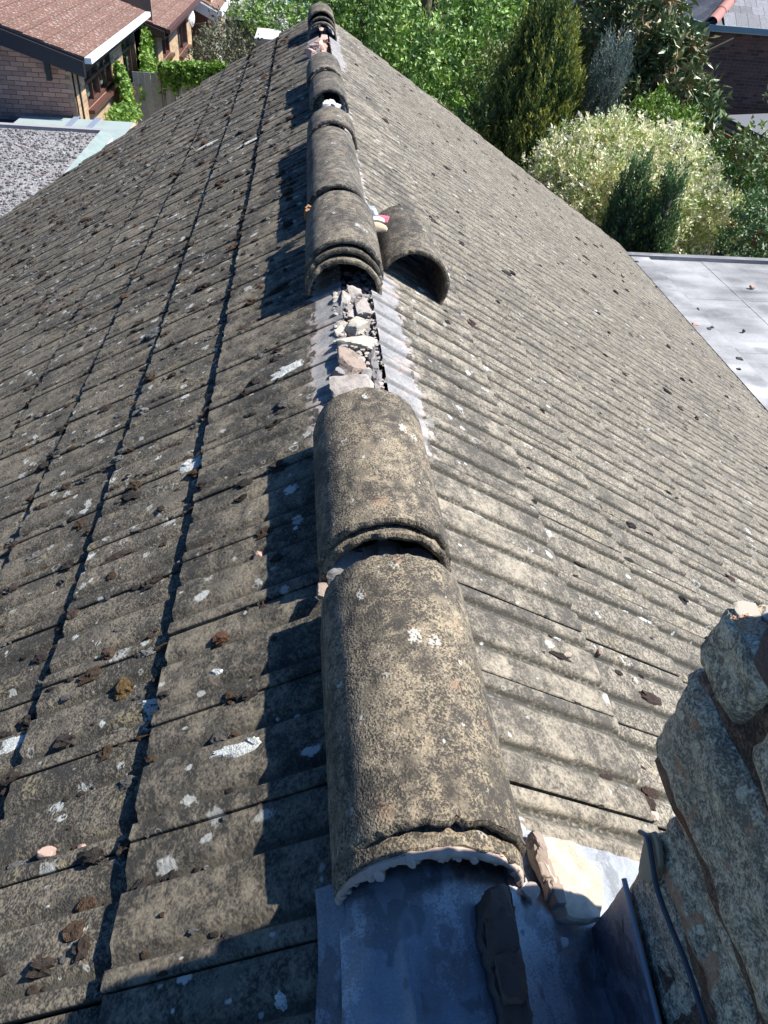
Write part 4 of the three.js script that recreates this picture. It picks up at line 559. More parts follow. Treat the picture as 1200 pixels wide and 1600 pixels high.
{
  const t = thing('brown_roof_house', 'further brick house with two tall brown windows and a white satellite dish', 'house');
  const E = at(257, 47, 18.3), pitch = rad(17.5), ex = E.x, ey = E.y, wx = ex - .25, zEnd = -29.2;
  tileSlope(t, V(ex + .05, ey + .02, E.z), pitch, E.z - zEnd, 9, .245, .33, brownTile, 0, 62);
  const up = d => V(ex - d * Math.cos(pitch), ey + d * Math.sin(pitch), 0), a = up(0), b = up(4);
  mesh('roof_deck', quadBox(V(a.x, a.y - .04, E.z + .01), V(a.x, a.y - .04, zEnd), V(b.x, b.y - .04, zEnd), V(b.x, b.y - .04, E.z + .01), -.05), fasciaDark, t);
  mesh('barge_board', quadBox(V(a.x, a.y - .03, E.z + .012), V(b.x, b.y - .03, E.z + .012), V(b.x, b.y - .26, E.z + .012), V(a.x, a.y - .2, E.z + .012), -.03), pvcBrown, t);
  mesh('gutter', box(.11, .09, E.z - zEnd - .05, ex + .08, ey - .03, (E.z + zEnd) / 2), pvcBrown, t); mesh('soffit', box(.30, .02, E.z - zEnd, ex - .12, ey - .16, (E.z + zEnd) / 2), pvcBrown, t);
  const sandT = wallTex([.52, .35, .19], [.62, .42, .23], [.5, .42, .32]);
  const w = [[onX(252, 60, wx).z, onX(264, 58, wx).z, onX(258, 92, wx).y], [onX(276, 42, wx).z, onX(291, 32, wx).z, onX(283, 84, wx).y]]; const P = []; const seg = (za, zb, ya, yb) => P.push(uvBox(box(.1, yb - ya, za - zb, wx - .05, (ya + yb) / 2, (za + zb) / 2), 1));
  const top = ey - .17; seg(E.z - .2, w[0][0], GY, top); seg(w[0][1], w[1][0], GY, top); seg(w[1][1], zEnd, GY, top); for (const q of w) seg(q[0], q[1], GY, q[2]);
  mesh('side_wall', mergeGeometries(P), std({ map: sandT.map, bumpMap: sandT.bumpMap, bumpScale: .006, roughness: .9 }), t); for (const q of w) windowX(t, wx - .06, q[0], q[1], q[2], top, 2, 2, pvcBrown, { split: .7, curtain: [1] });
  mesh('gable_wall', box(4, 3.4, .1, wx - 2.05, GY + 1.7, E.z - .26), flat(.30, .19, .13), t); mesh('back_wall', box(4, 3, .1, wx - 2.05, GY + 1.5, zEnd + .06), flat(.3, .2, .14), t);
  const d = onX(301, 28, wx + .32), g = new THREE.SphereGeometry(.33, 24, 10, 0, 6.2832, 0, .75); g.rotateX(Math.PI / 2); g.rotateY(1.2); g.scale(.9, 1.15, .9);
  const q = thing('satellite_dish', 'white satellite dish on a bracket on the brown window house', 'satellite dish', [d.x, d.y, d.z]); const gg = g.clone().translate(-.25, 0, -.15); mesh('dish', gg, flat(.8, .79, .76, .5, { side: THREE.DoubleSide }), q); mesh('arm', bar(V(0, -.15, .1), V(.42, -.05, .35), .02, .02), flat(.4, .4, .4), q); mesh('mount', bar(V(-.3, -.1, -.2), V(0, -.1, 0), .03, .03), flat(.4, .4, .4), q);
}
{
  const t = thing('white_trim_house', 'far brick house with white barge board and white windows, upper left', 'house');
  const E = at(340, 18, 24.5), pitch = rad(24), ex = E.x, ey = E.y, wx = ex - .3, zEnd = -38;
  tileSlope(t, V(ex + .05, ey + .03, E.z), pitch, E.z - zEnd, 7, .3, .36, brownTile, 0, 63);
  const up = d => V(ex - d * Math.cos(pitch), ey + d * Math.sin(pitch), 0), a = up(0), b = up(2.6);
  mesh('roof_deck', quadBox(V(a.x, a.y - .04, E.z + .01), V(a.x, a.y - .04, zEnd), V(b.x, b.y - .04, zEnd), V(b.x, b.y - .04, E.z + .01), -.05), white, t);
  mesh('barge_board', quadBox(V(a.x, a.y - .02, E.z + .012), V(b.x, b.y - .02, E.z + .012), V(b.x, b.y - .34, E.z + .012), V(a.x, a.y - .34, E.z + .012), -.03), white, t);
  mesh('gutter', box(.12, .16, E.z - zEnd, ex + .08, ey - .06, (E.z + zEnd) / 2), white, t);
  mesh('gable_wall', box(2.6, 2.6, .1, wx - 1.35, GY + 1.25, E.z - .5), flat(.13, .06, .045), t); const sandT = wallTex([.52, .33, .2], [.62, .4, .24], [.5, .42, .32]);
  mesh('side_wall', uvBox(box(.1, 2.5, E.z - zEnd - .5, wx, GY + 1.2, (E.z + zEnd) / 2 - .2)), std({ map: sandT.map }), t);
  windowX(t, wx + .06, E.z - .9, E.z - 2.6, ey - 1.5, ey - .25, 3, 1, white, { curtain: [0, 2] }); windowX(t, wx + .06, E.z - 4.2, E.z - 6, ey - 1.4, ey - .25, 2, 1, white, {});
  mesh('drain_pipe', tube([V(wx + .12, ey - .2, E.z - .62), V(wx + .12, GY, E.z - .62)], .045, 4, 8), white, t);
}
// garden things on the left
{ const za = -20.4; const t = thing('panel_fence', 'weathered grey panel fence with ivy along its top, left', 'fence'); const r = rng(17), bt = noisyTex(1, 1, 1, .4, 256, 20); const wm = [0, 1, 2].map(i => std({ color: lin(.27 + .03 * i, .285 + .03 * i, .29 + .03 * i), map: bt.map, roughness: .9 }));
  for (let i = 0; i < 17; i++) mesh('board', uvBox(box(.132, 1.75, .02, HOUSE.wx + .14 + i * .14, GY + .95, za - .01 * (i & 1))), wm[r() * 3 | 0], t); for (const y of [-3.9, -2.95]) mesh('rail', box(2.5, .07, .05, HOUSE.wx + 1.3, y, za - .05), wm[0], t); mesh('gravel_board', box(2.5, .18, .03, HOUSE.wx + 1.3, GY + .09, za - .0), wm[1], t); }
{ const a = onY(355, 30, -2.9), b = onY(398, 30, -2.9), t = thing('dark_fence', 'dark brown close boarded fence beyond the white trimmed house', 'fence'); for (let i = 0; i < 12; i++) mesh('board', box(.15, 1.6, .025, lerp(a.x, b.x, i / 11), -3.7, a.z - .012 * (i & 1)), flat(.035, .03, .03, .8), t); }
{ const p = onY(419, 57, -2.65), t = thing('concrete_shed', 'small flat roofed shed with a pale slab roof at the left verge', 'shed'); mesh('roof_slab', box(.75, .10, 2.2, p.x, -2.65, p.z - .2), flat(.52, .50, .47, .9), t); mesh('wall', box(.65, 1.8, 2.0, p.x, -3.6, p.z - .2), flat(.38, .36, .34), t); }
for (const [i, px, py, h, lb] of [[0, 307, 77, .55, 'white stone garden ornament, nearest of the row by the brown wall'], [1, 313, 70, .7, 'white stone garden ornament, second of the row by the brown wall'], [2, 319, 62, .75, 'white stone garden ornament, third of the row by the brown wall'], [3, 326, 66, .6, 'white stone garden ornament, right end of the row by the brown wall']]) { const p = onY(px, py, -3.7), g = new THREE.LatheGeometry([[.001, -.8], [.2, -.8], [.22, -.74], [.1, -.66], [.08, -.3], [.12, -.1], [.24, .1], [.26, .2], [.2, .26], [.08, .3], [.1, .42], [.001, .48]].map(q => new THREE.Vector2(q[0] * .8, q[1] * h)), 14); g.translate(p.x, GY + .8 * h, p.z); tag(mesh('garden_urn', g, flat(.74, .73, .70, .8)), lb, 'ornament'); }
function car(px, py, y, yaw, body, label) { const p = onY(px, py, y), t = thing('parked_car', label, 'car', [p.x, GY, p.z]); t.rotation.y = yaw; const bm = std({ color: body, roughness: .25, metalness: .2 }), gl = flat(.02, .03, .04, .1), ty = flat(.02, .02, .02);
  const sh = (pts, w, bev = .08) => { const s = new THREE.Shape(pts.map(q => new THREE.Vector2(...q))); const g = new THREE.ExtrudeGeometry(s, { depth: w - 2 * bev, bevelEnabled: true, bevelSize: bev, bevelThickness: bev, bevelSegments: 3 }); g.translate(0, 0, -w / 2 + bev); return g; };
  mesh('body', sh([[-2.0, .35], [-2.05, .75], [-1.9, .92], [-1.2, 1.0], [1.0, .98], [1.8, .88], [2.05, .7], [2.05, .35]], 1.75), bm, t); mesh('cabin', sh([[-1.5, .95], [-1.15, 1.4], [.15, 1.45], [1.0, .95]], 1.5, .12), gl, t); mesh('car_roof', sh([[-1.1, 1.42], [-1.0, 1.5], [.1, 1.5], [.2, 1.42]], 1.4, .05), bm, t);
  for (const [x, z] of [[-1.3, .8], [-1.3, -.8], [1.3, .8], [1.3, -.8]]) { const w = mesh('wheel', new THREE.CylinderGeometry(.32, .32, .2, 20).rotateX(Math.PI / 2).translate(x, .32, z), ty, t); mesh('rim', new THREE.CylinderGeometry(.2, .2, .21, 14).rotateX(Math.PI / 2).translate(x, .32, z), flat(.5, .5, .52, .3), w); }
  mesh('headlight', box(.06, .14, .35, 2.1, .74, .6), white, t); mesh('headlight', box(.06, .14, .35, 2.1, .74, -.6), white, t); }
car(446, 17, -3.3, .25, lin(.70, .72, .74), 'white parked car beyond the far end of the ridge'); car(452, -8, -3.2, .2, lin(.05, .09, .16), 'dark blue parked car behind the white one');

// ------------------------------------------------------------------ houses on the right
{
  const t = thing('slate_roof_house', 'dark brick house with hipped slate roof and red hip tiles, upper right', 'house');
  const C = at(1112, 38, 17), x0 = C.x, y0 = C.y, z0 = C.z, pitch = rad(35), W = 11, D = 10, H = 3.4, ov = .28;
  const slT = makeTex(512, 512, (u, v, i, j, o) => { const a = fb(u, v, 10, 10, 3, 4), b = fb(u, v, 80, 80, 7, 2); const k = .11 + .13 * (a - .3) + .08 * (b - .5); o[0] = k; o[1] = k * 1.0; o[2] = k * 1.1; o[3] = b; }); const sm = [.7, .9, 1.1, 1.3].map(k => std({ map: slT.map, bumpMap: slT.bumpMap, bumpScale: .004, color: lin(k, k, k), roughness: .6 }));
  const bT = wallTex([.15, .062, .05], [.22, .09, .065], [.16, .13, .12]); const r = rng(81);
  mesh('wall', uvBox(box(W, 5, .2, x0 + ov + W / 2, y0 - 2.55, z0 - ov - .1), 1), std({ map: bT.map, bumpMap: bT.bumpMap, bumpScale: .008, roughness: .9 }), t);
  const wz0 = onX(1091, 60, x0 + ov).z, wz1 = onX(1069, 55, x0 + ov).z, wy1 = onX(1080, 45, x0 + ov).y - .05, wy0 = wy1 - 1.15, sx = x0 + ov; const P = []; const seg = (za, zb, ya, yb) => P.push(uvBox(box(.2, yb - ya, za - zb, sx + .1, (ya + yb) / 2, (za + zb) / 2), 1)); const zs = z0 - ov - .2; seg(zs, wz0, y0 - 5, y0 - .05); seg(wz1, zs - D, y0 - 5, y0 - .05); seg(wz0, wz1, y0 - 5, wy0); seg(wz0, wz1, wy1, y0 - .05);
  mesh('side_wall', mergeGeometries(P), std({ map: bT.map, bumpMap: bT.bumpMap, bumpScale: .008, roughness: .9 }), t);
  const w = mesh('window', mergeGeometries([box(.08, wy1 - wy0, .08, sx + .03, (wy0 + wy1) / 2, wz0 - .04), box(.08, wy1 - wy0, .08, sx + .03, (wy0 + wy1) / 2, wz1 + .04), box(.08, .08, wz0 - wz1, sx + .028, wy1 - .04, (wz0 + wz1) / 2), box(.08, .08, wz0 - wz1, sx + .028, wy0 + .04, (wz0 + wz1) / 2), box(.08, wy1 - wy0, .08, sx + .026, (wy0 + wy1) / 2, (wz0 + wz1) / 2)]), white, t); mesh('pane', box(.006, wy1 - wy0, wz0 - wz1, sx + .06, (wy0 + wy1) / 2, (wz0 + wz1) / 2), glassM, w); mesh('room_back', box(.02, wy1 - wy0, wz0 - wz1, sx + .3, (wy0 + wy1) / 2, (wz0 + wz1) / 2), roomM, w); mesh('sill', box(.22, .07, wz0 - wz1 + .1, sx - .02, wy0 - .04, (wz0 + wz1) / 2), white, w);
  // slates, each a thin piece, on the hip's two visible faces
  const k = Math.tan(pitch), sg = new THREE.BoxGeometry(.292, .012, .44), rowsN = 16, g = .30 / 1; let n = 0; const rest = [];
  const cos = Math.cos(pitch), sin = Math.sin(pitch);
  for (const face of [0, 1]) for (let q = 0; q < rowsN; q++) for (let i = 0; i < 26; i++) { const up = q * .22, inn = (up + .22) * cos, a = .15 + i * .30 + (q & 1) * .15; if (a < inn + .04) continue; const yy = y0 + .03 + up * sin + .11 * sin + .008; const m = new THREE.Matrix4();
    if (face === 0) { m.makeRotationX(pitch); m.setPosition(x0 + a, yy, z0 - up * cos - .11 * cos); } else { m.makeBasis(V(0, 0, 1), V(-sin, cos, 0).normalize(), V(-cos, -sin, 0)); m.setPosition(x0 + up * cos + .11 * cos, yy, z0 - a); }
    m.multiply(new THREE.Matrix4().makeRotationX(rad(1.7))); if (face === 0 ? a > 6.5 : a > 5.5) { rest.push(sg.clone().applyMatrix4(m)); continue; } if (n < 298) { const o = mesh('slate', sg, sm[r() * 4 | 0], t); o.matrix.copy(m); o.matrix.decompose(o.position, o.quaternion, o.scale); n++; } else rest.push(sg.clone().applyMatrix4(m)); }
  if (rest.length) { const o = mesh('slate_field', mergeGeometries(rest), sm[1], t); o.userData.kind = 'stuff'; }
  const up = 4, ti = .02; mesh('roof_deck', (() => { const A = V(x0, y0, z0), B = V(x0 + W, y0, z0), Cc = V(x0 + W, y0 + up * sin, z0 - up * cos), Dd = V(x0 + up * cos, y0 + up * sin, z0 - up * cos); const A2 = A.clone(), E = V(x0, y0, z0 - D), F = V(x0 + up * cos, y0 + up * sin, z0 - D); return mergeGeometries([quadBox(A, B, Cc, Dd, .05), quadBox(E, A2, Dd, F, .05)]); })(), fasciaDark, t);
  for (let i = 0; i < 9; i++) { const s = i * .42, q = new THREE.CylinderGeometry(.125, .135, .44, 14, 1, true, -Math.PI / 2, Math.PI); q.rotateX(-Math.PI / 2); const d = V(cos, sin, -cos).normalize(), m = new THREE.Matrix4().lookAt(V(0, 0, 0), d, V(0, 1, 0)); q.applyMatrix4(m); q.translate(x0 + d.x * (s + .2), y0 + .045 + d.y * (s + .2), z0 + d.z * (s + .2)); mesh('hip_tile', q, std({ color: lin(.40 + .06 * r(), .19, .15), roughness: .8, side: THREE.DoubleSide }), t); }
  mesh('gutter', mergeGeometries([box(W + .2, .11, .12, x0 + W / 2, y0 - .05, z0 + .07), box(.12, .11, D, x0 - .07, y0 - .052, z0 - D / 2)]), flat(.17, .23, .26, .5), t); mesh('soffit', mergeGeometries([box(W, .02, ov + .1, x0 + W / 2, y0 - .12, z0 - .14), box(ov + .1, .02, D, x0 + .14, y0 - .122, z0 - D / 2 - .2)]), flat(.5, .5, .5), t); mesh('fascia', box(.025, .2, D, x0 + .0, y0 - .16, z0 - D / 2), flat(.55, .55, .53), t);
}
{
  const t = thing('brick_extension', 'low flat roofed brick extension in front of the dark brick house', 'extension'), y = -2.3; const a = onY(1128, 180, y), b = onY(1200, 216, y); const x0 = a.x, z0 = a.z, zf = b.z; const nx = V(b.x - a.x, 0, b.z - a.z).normalize();
  const c = onY(1160, 179, y), B = a.clone().addScaledVector(nx, 4.5), Cc = B.clone().add(V(4, 0, -3)), Dd = a.clone().add(V(1.2, 0, -.7)).add(V(3, 0, -1)); mesh('roof_sheet', quadBox(a, B, Cc, Dd, .05), flat(.12, .125, .135, .8), t);
  const dn = (p, d) => p.clone().add(V(0, -d, 0)); mesh('fascia', quadBox(dn(a, .052), dn(B, .052), dn(B, .22), dn(a, .22), .04), flat(.05, .055, .06, .4), t); const off = V(nx.z, 0, -nx.x).multiplyScalar(-.03); mesh('gutter', quadBox(dn(a, .14).add(off), dn(B, .14).add(off), dn(B, .2).add(off), dn(a, .2).add(off), .05), flat(.30, .31, .33, .4), t);
  const bT = wallTex([.30, .11, .075], [.40, .16, .10], [.3, .24, .2]); mesh('wall', uvBox(quadBox(dn(a, .221), dn(B, .221), dn(B, 2.3), dn(a, 2.3), .2)), std({ map: bT.map }), t);
}
{
  const t = thing('terrace_house', 'dark brick house front with white framed windows at the top edge, behind the golden conifer', 'house'); const z = -34, a = onZ(838, 10, z), b = onZ(1040, 10, z), cx = (a.x + b.x) / 2, w = b.x - a.x + 6; mesh('wall', uvBox(box(w, 7, .3, cx, a.y - 1.2, z - .2)), flat(.10, .05, .045), t);
  for (const [px, pw] of [[842, 12], [866, 20], [896, 26], [930, 24], [962, 20]]) { const p = onZ(px, 4, z), q = onZ(px + pw, 4, z), W = q.x - p.x, f = mesh('window', mergeGeometries([box(.1, 1.5, .12, p.x, p.y, z), box(.1, 1.5, .12, q.x, p.y, z), box(W, .1, .118, (p.x + q.x) / 2, p.y - .7, z), box(W, .1, .118, (p.x + q.x) / 2, p.y + .7, z), box(.07, 1.4, .1, (p.x + q.x) / 2, p.y, z)]), white, t); mesh('pane', box(W, 1.4, .02, (p.x + q.x) / 2, p.y, z - .03), flat(.16, .22, .28, .1), f); }
  mesh('plinth', box(w, .25, .4, cx, a.y - 1.3, z + .15), flat(.32, .3, .27), t);
}

// ------------------------------------------------------------------ plants
function leafGeo(kind, L, Wd) { // one folded leaf along +y
  if (kind === 'needle') { const g = new THREE.ConeGeometry(Wd, L, 3, 1); g.translate(0, L / 2, 0); return g.toNonIndexed(); }
  const P = [[0, 0, 0], [-Wd / 2, L * .45, Wd * .16], [0, L * .5, 0], [Wd / 2, L * .45, Wd * .16], [0, L, -L * .12]]; const I = kind === 'long' ? [0, 1, 2, 0, 2, 3, 1, 4, 2, 2, 4, 3] : [0, 1, 2, 0, 2, 3, 1, 4, 2, 2, 4, 3]; const pos = I.flatMap(i => P[i]); const g = new THREE.BufferGeometry(); g.setAttribute('position', new THREE.Float32BufferAttribute(pos, 3)); return g;
}
// leaves: list of {p, dir, s, c}; one mesh
function leaves(list, base) { const src = base.attributes.position.array, n = src.length / 3, pos = new Float32Array(list.length * n * 3), col = new Float32Array(list.length * n * 3); let o = 0; const q = new THREE.Quaternion(), q2 = new THREE.Quaternion(), up = V(0, 1, 0), v = V(0, 0, 0);
  for (const l of list) { q.setFromUnitVectors(up, l.dir); q2.setFromAxisAngle(up, l.t); q.multiply(q2); for (let i = 0; i < n; i++) { v.set(src[3 * i], src[3 * i + 1], src[3 * i + 2]).multiplyScalar(l.s).applyQuaternion(q).add(l.p); pos[o] = v.x; pos[o + 1] = v.y; pos[o + 2] = v.z; col[o] = l.c[0]; col[o + 1] = l.c[1]; col[o + 2] = l.c[2]; o += 3; } }
  const g = new THREE.BufferGeometry(); g.setAttribute('position', new THREE.BufferAttribute(pos, 3)); g.setAttribute('color', new THREE.BufferAttribute(col, 3)); g.computeVertexNormals(); return g; }
const leafM = (tr = .25, rough = .55) => new THREE.MeshPhysicalMaterial({ vertexColors: true, roughness: rough, transmission: tr, thickness: 0, side: THREE.DoubleSide });
const leafSoft = leafM(.38, .6), leafGloss = leafM(.2, .38), leafDull = leafM(.25, .85);
const barkM = std({ color: lin(.12, .09, .065), map: mortarT.map, roughness: 1 });
const sphere = r => { const z = r() * 2 - 1, a = r() * 6.2832, s = Math.sqrt(1 - z * z); return V(s * Math.cos(a), z, s * Math.sin(a)); };
// crown: lobes [{c, r:V}], leaves gathered into twigs on the lobes' outer shells
function crown(seed, lobes, twigs, per, pal, o = {}) { const r = rng(seed), L = [], tot = lobes.reduce((s, l) => s + l.r.x * l.r.y, 0); const sp = o.spread || .18;
  for (const l of lobes) { const n = Math.round(twigs * l.r.x * l.r.y / tot); for (let i = 0; i < n; i++) { const d = sphere(r), k = Math.pow(r(), o.fill || .28) * (1 + .22 * n3(d.x * 2.5 + seed, d.y * 2.5, d.z * 2.5 + l.c.x, 4)); const p = l.c.clone().add(V(d.x * l.r.x * k, d.y * l.r.y * k, d.z * l.r.z * k)); if (p.y < GY + .1) continue; if (n3(p.x * 1.1 + 9, p.y * 1.1, p.z * 1.1 + seed, 6) < (o.gap ?? -.16)) continue; const tw = d.clone().add(V(r() - .5, r() * .9 - .1 + (o.up || 0), r() - .5)).normalize(), c0 = pal[r() * pal.length | 0], b0 = lerp(.7, 1.3, r());
    for (let j = 0; j < per; j++) { const e = j / per, q = p.clone().addScaledVector(tw, e * sp).add(V(r() - .5, r() - .5, r() - .5).multiplyScalar(sp * .7)), dir = tw.clone().multiplyScalar(.6).add(sphere(r)).add(V(0, o.droop ? -o.droop : .25, 0)).normalize(), b = b0 * lerp(.75, 1.25, r()); L.push({ p: q, dir, t: r() * 6.28, s: lerp(.65, 1.2, r()), c: [c0[0] * b, c0[1] * b, c0[2] * b] }); } } } return L; }
function trunkOf(x, z, top, r0, seed, br = 5) { const r = rng(seed), g = [tube([V(x, GY - .1, z), V(x + rr(-.1, .1, r), lerp(GY, top, .4), z + rr(-.1, .1, r)), V(x + rr(-.15, .15, r), lerp(GY, top, .8), z)], r0, 12, 8)]; for (let i = 0; i < br; i++) { const y = lerp(GY, top, .3 + .4 * i / br), a = r() * 6.28, l = (top - GY) * .35; g.push(tube([V(x, y, z), V(x + Math.cos(a) * l * .5, y + l * .4, z + Math.sin(a) * l * .5), V(x + Math.cos(a) * l, y + l * .7, z + Math.sin(a) * l)], r0 * .35, 8, 6)); } return mergeGeometries(g); }
function tree(name, label, cat, lobes, seed, twigs, per, pal, leaf, mat, o = {}) { const x = lobes.reduce((s, l) => s + l.c.x, 0) / lobes.length, z = lobes.reduce((s, l) => s + l.c.z, 0) / lobes.length, top = Math.max(...lobes.map(l => l.c.y + l.r.y * .5)); const t = thing(name, label, cat); mesh(o.stem || 'trunk', trunkOf(o.x ?? x, o.z ?? z, top, o.r0 || .1, seed, o.br || 5), barkM, t); const m = mesh(o.crown || 'crown', leaves(crown(seed, lobes, twigs, per, pal, o), leaf), mat, t); return t; }
const lobe = (px, py, dep, rx, ry, rz = rx) => ({ c: at(px, py, dep), r: V(rx, ry, rz) });
// the large green tree behind the roof
tree('leafy_tree', 'large bright green leafy tree filling the sky behind the right of the ridge', 'tree', [lobe(560, 60, 18, 1.6, 1.5), lobe(640, 40, 17.5, 1.8, 1.6), lobe(700, 90, 16.5, 1.9, 1.6), lobe(760, 60, 17.5, 1.8, 1.6), lobe(620, 130, 17, 1.5, 1.3), lobe(720, 170, 16, 1.5, 1.3), lobe(790, 20, 18.5, 1.8, 1.5), lobe(600, -20, 19, 2, 1.6), lobe(700, -30, 19, 2.2, 1.7), lobe(510, 20, 19, 1.2, 1.0), lobe(690, 230, 15.5, 1.3, 1.0)], 201, 5200, 10, [[.23, .38, .07], [.19, .33, .06], [.28, .43, .10], [.12, .23, .05], [.32, .46, .10]], leafGeo('leaf', .14, .08), leafSoft, { r0: .16, br: 9, spread: .28, fill: .5, gap: -.2 });
tree('young_tree', 'small yellow green tree between the large leafy tree and the golden conifer', 'tree', [lobe(775, 175, 13.8, .45, .7), lobe(762, 120, 14.3, .4, .55), lobe(745, 215, 13.6, .5, .5), lobe(790, 105, 14.4, .35, .5)], 202, 420, 8, [[.16, .22, .04], [.12, .18, .04], [.2, .24, .06]], leafGeo('leaf', .10, .055), leafSoft, { r0: .04, spread: .2, fill: .4 });
// conifers: upright sprays in flames
function conifer(name, label, px, py, pyb, dep, rad_, h, n, pal, seed, o = {}) { const top = at(px, py, dep), r = rng(seed), L = [], t = thing(name, label, 'conifer'), x = top.x, z = top.z, y1 = top.y, y0 = y1 - h; mesh('trunk', tube([V(x, GY - .1, z), V(x, lerp(y0, y1, .5), z), V(x, y1 - .3, z)], .07, 8, 8), barkM, t);
  for (let i = 0; i < n; i++) { const u = Math.pow(r(), .75), y = lerp(y1 - .1, y0, u), a = r() * 6.2832, prof_ = rad_ * Math.pow(u, o.pow || .62) * (u > .85 ? 1 - (u - .85) * 1.2 : 1), k = Math.sqrt(lerp(.25, 1, r())) * (1 + .35 * n3(Math.cos(a) * 2.2 + seed, y * 1.4, Math.sin(a) * 2.2, 5)), c = V(x + Math.cos(a) * prof_ * k, y, z + Math.sin(a) * prof_ * k), out = V(Math.cos(a) * .28, 1, Math.sin(a) * .28).normalize(), fh = (o.fl || .42) * lerp(.6, 1.3, r()), col = pal[(r() * pal.length) | 0], tipc = o.tip || col, m = o.m || 26;
    for (let j = 0; j < m; j++) { const e = j / m, w = (o.fw || .085) * (1 - e * .85), q = c.clone().addScaledVector(out, e * fh).add(V((r() - .5) * w * 2, 0, (r() - .5) * w * 2)), dir = out.clone().multiplyScalar(1.1).add(sphere(r).multiplyScalar(.65)).normalize(), b = lerp(.75, 1.25, r()), f = sst(.35, 1, e) * (o.tipAmt ?? .6) * sst(.5, 1, k); L.push({ p: q, dir, t: r() * 6, s: lerp(.7, 1.2, r()), c: [lerp(col[0], tipc[0], f) * b, lerp(col[1], tipc[1], f) * b, lerp(col[2], tipc[2], f) * b] }); } }
  mesh('crown', leaves(L, leafGeo('leaf', o.ll || .085, o.lw || .028)), leafDull, t); return t; }
conifer('golden_conifer', 'tall golden green conifer of upright sprays right of the leafy tree', 862, 5, 240, 12.6, 1.12, 3.3, 1900, [[.07, .13, .03], [.09, .16, .035], [.06, .12, .03]], 211, { tip: [.44, .42, .06], tipAmt: .8, fl: .5, fw: .10 });
conifer('blue_conifer', 'slim blue grey conifer between golden conifer and large leaved shrub', 962, 72, 180, 12.9, .34, 1.9, 420, [[.14, .19, .16], [.18, .23, .20], [.11, .15, .13]], 212, { pow: .4, fl: .5, fw: .05, tip: [.22, .27, .25], ll: .07, lw: .014 });
conifer('dark_conifer', 'dark green small conifer in front of the white variegated shrub, left one', 1000, 258, 390, 9.6, .34, 1.6, 420, [[.08, .15, .05], [.10, .18, .06]], 213, { fl: .3, tip: [.18, .30, .09], tipAmt: .7, ll: .06, lw: .02 });
conifer('dark_conifer', 'dark green narrow conifer in front of the white variegated shrub, right one', 1054, 272, 390, 9.5, .20, 1.5, 280, [[.08, .15, .05], [.10, .18, .06]], 214, { fl: .3, tip: [.18, .30, .09], tipAmt: .7, ll: .06, lw: .02, pow: .5 });
// shrubs
tree('large_leaved_shrub', 'tall dark glossy large leaved shrub right of the blue conifer', 'shrub', [lobe(985, 60, 14.6, .95, 1.0), lobe(1028, 125, 13.9, .72, .85), lobe(1068, 195, 13.2, .5, .7), lobe(1010, 150, 14, .85, 1.0), lobe(965, 10, 15.3, .85, .8), lobe(1005, 20, 14.8, .65, .6)], 221, 2900, 9, [[.13, .19, .06], [.17, .22, .08], [.11, .16, .055], [.24, .25, .10], [.28, .20, .09]], leafGeo('long', .21, .065), leafGloss, { r0: .09, spread: .22, fill: .35, droop: .35, up: .2, gap: -.34 });
tree('variegated_shrub', 'large cream and pale green variegated shrub behind the grey flat roof', 'shrub', [lobe(905, 255, 11.4, .62, .55), lobe(960, 240, 11.4, .68, .55), lobe(1035, 275, 11.2, .75, .7), lobe(1075, 330, 10.9, .6, .65), lobe(935, 310, 11.0, .7, .7), lobe(865, 262, 11.2, .42, .34), lobe(1010, 340, 10.9, .8, .7), lobe(1128, 345, 10.6, .30, .30), lobe(890, 305, 11.0, .42, .45)], 231, 4200, 11, [[.74, .71, .42], [.82, .79, .55], [.58, .62, .30], [.36, .45, .16], [.86, .82, .62]], leafGeo('leaf', .07, .036), leafSoft, { r0: .05, spread: .12, fill: .3, gap: -.3 });
tree('lime_shrub', 'bright lime green young shrub above the variegated shrub', 'shrub', [lobe(1022, 182, 12.4, .34, .30), lobe(1045, 208, 12.1, .38, .24), lobe(1068, 200, 12.1, .2, .22)], 232, 330, 9, [[.20, .32, .03], [.16, .28, .03], [.26, .36, .05]], leafGeo('leaf', .085, .045), leafSoft, { r0: .03, spread: .16 });
tree('round_shrub', 'rounded dark green glossy shrub between variegated shrub and garden fence', 'shrub', [lobe(1155, 275, 11.0, .42, .55), lobe(1150, 240, 11.2, .34, .35)], 233, 420, 10, [[.09, .19, .025], [.07, .16, .025], [.13, .23, .04]], leafGeo('leaf', .075, .04), leafGloss, { r0: .04, spread: .12 });
tree('sapling', 'thin yellow green sapling at the right picture edge', 'tree', [lobe(1190, 180, 10.6, .18, .3), lobe(1182, 215, 10.5, .2, .25), lobe(1195, 250, 10.4, .22, .3), lobe(1172, 235, 10.4, .1, .12)], 234, 110, 7, [[.16, .22, .05], [.22, .28, .09]], leafGeo('leaf', .09, .045), leafSoft, { r0: .02, spread: .14, stem: 'stem' });
tree('low_shrub', 'low green shrub at the right edge behind the grey flat roof', 'shrub', [lobe(1185, 365, 10.1, .45, .45), lobe(1190, 330, 10.5, .25, .2)], 235, 260, 9, [[.11, .2, .06], [.15, .25, .08]], leafGeo('leaf', .075, .04), leafSoft, { r0: .03, spread: .14, br: 4 });
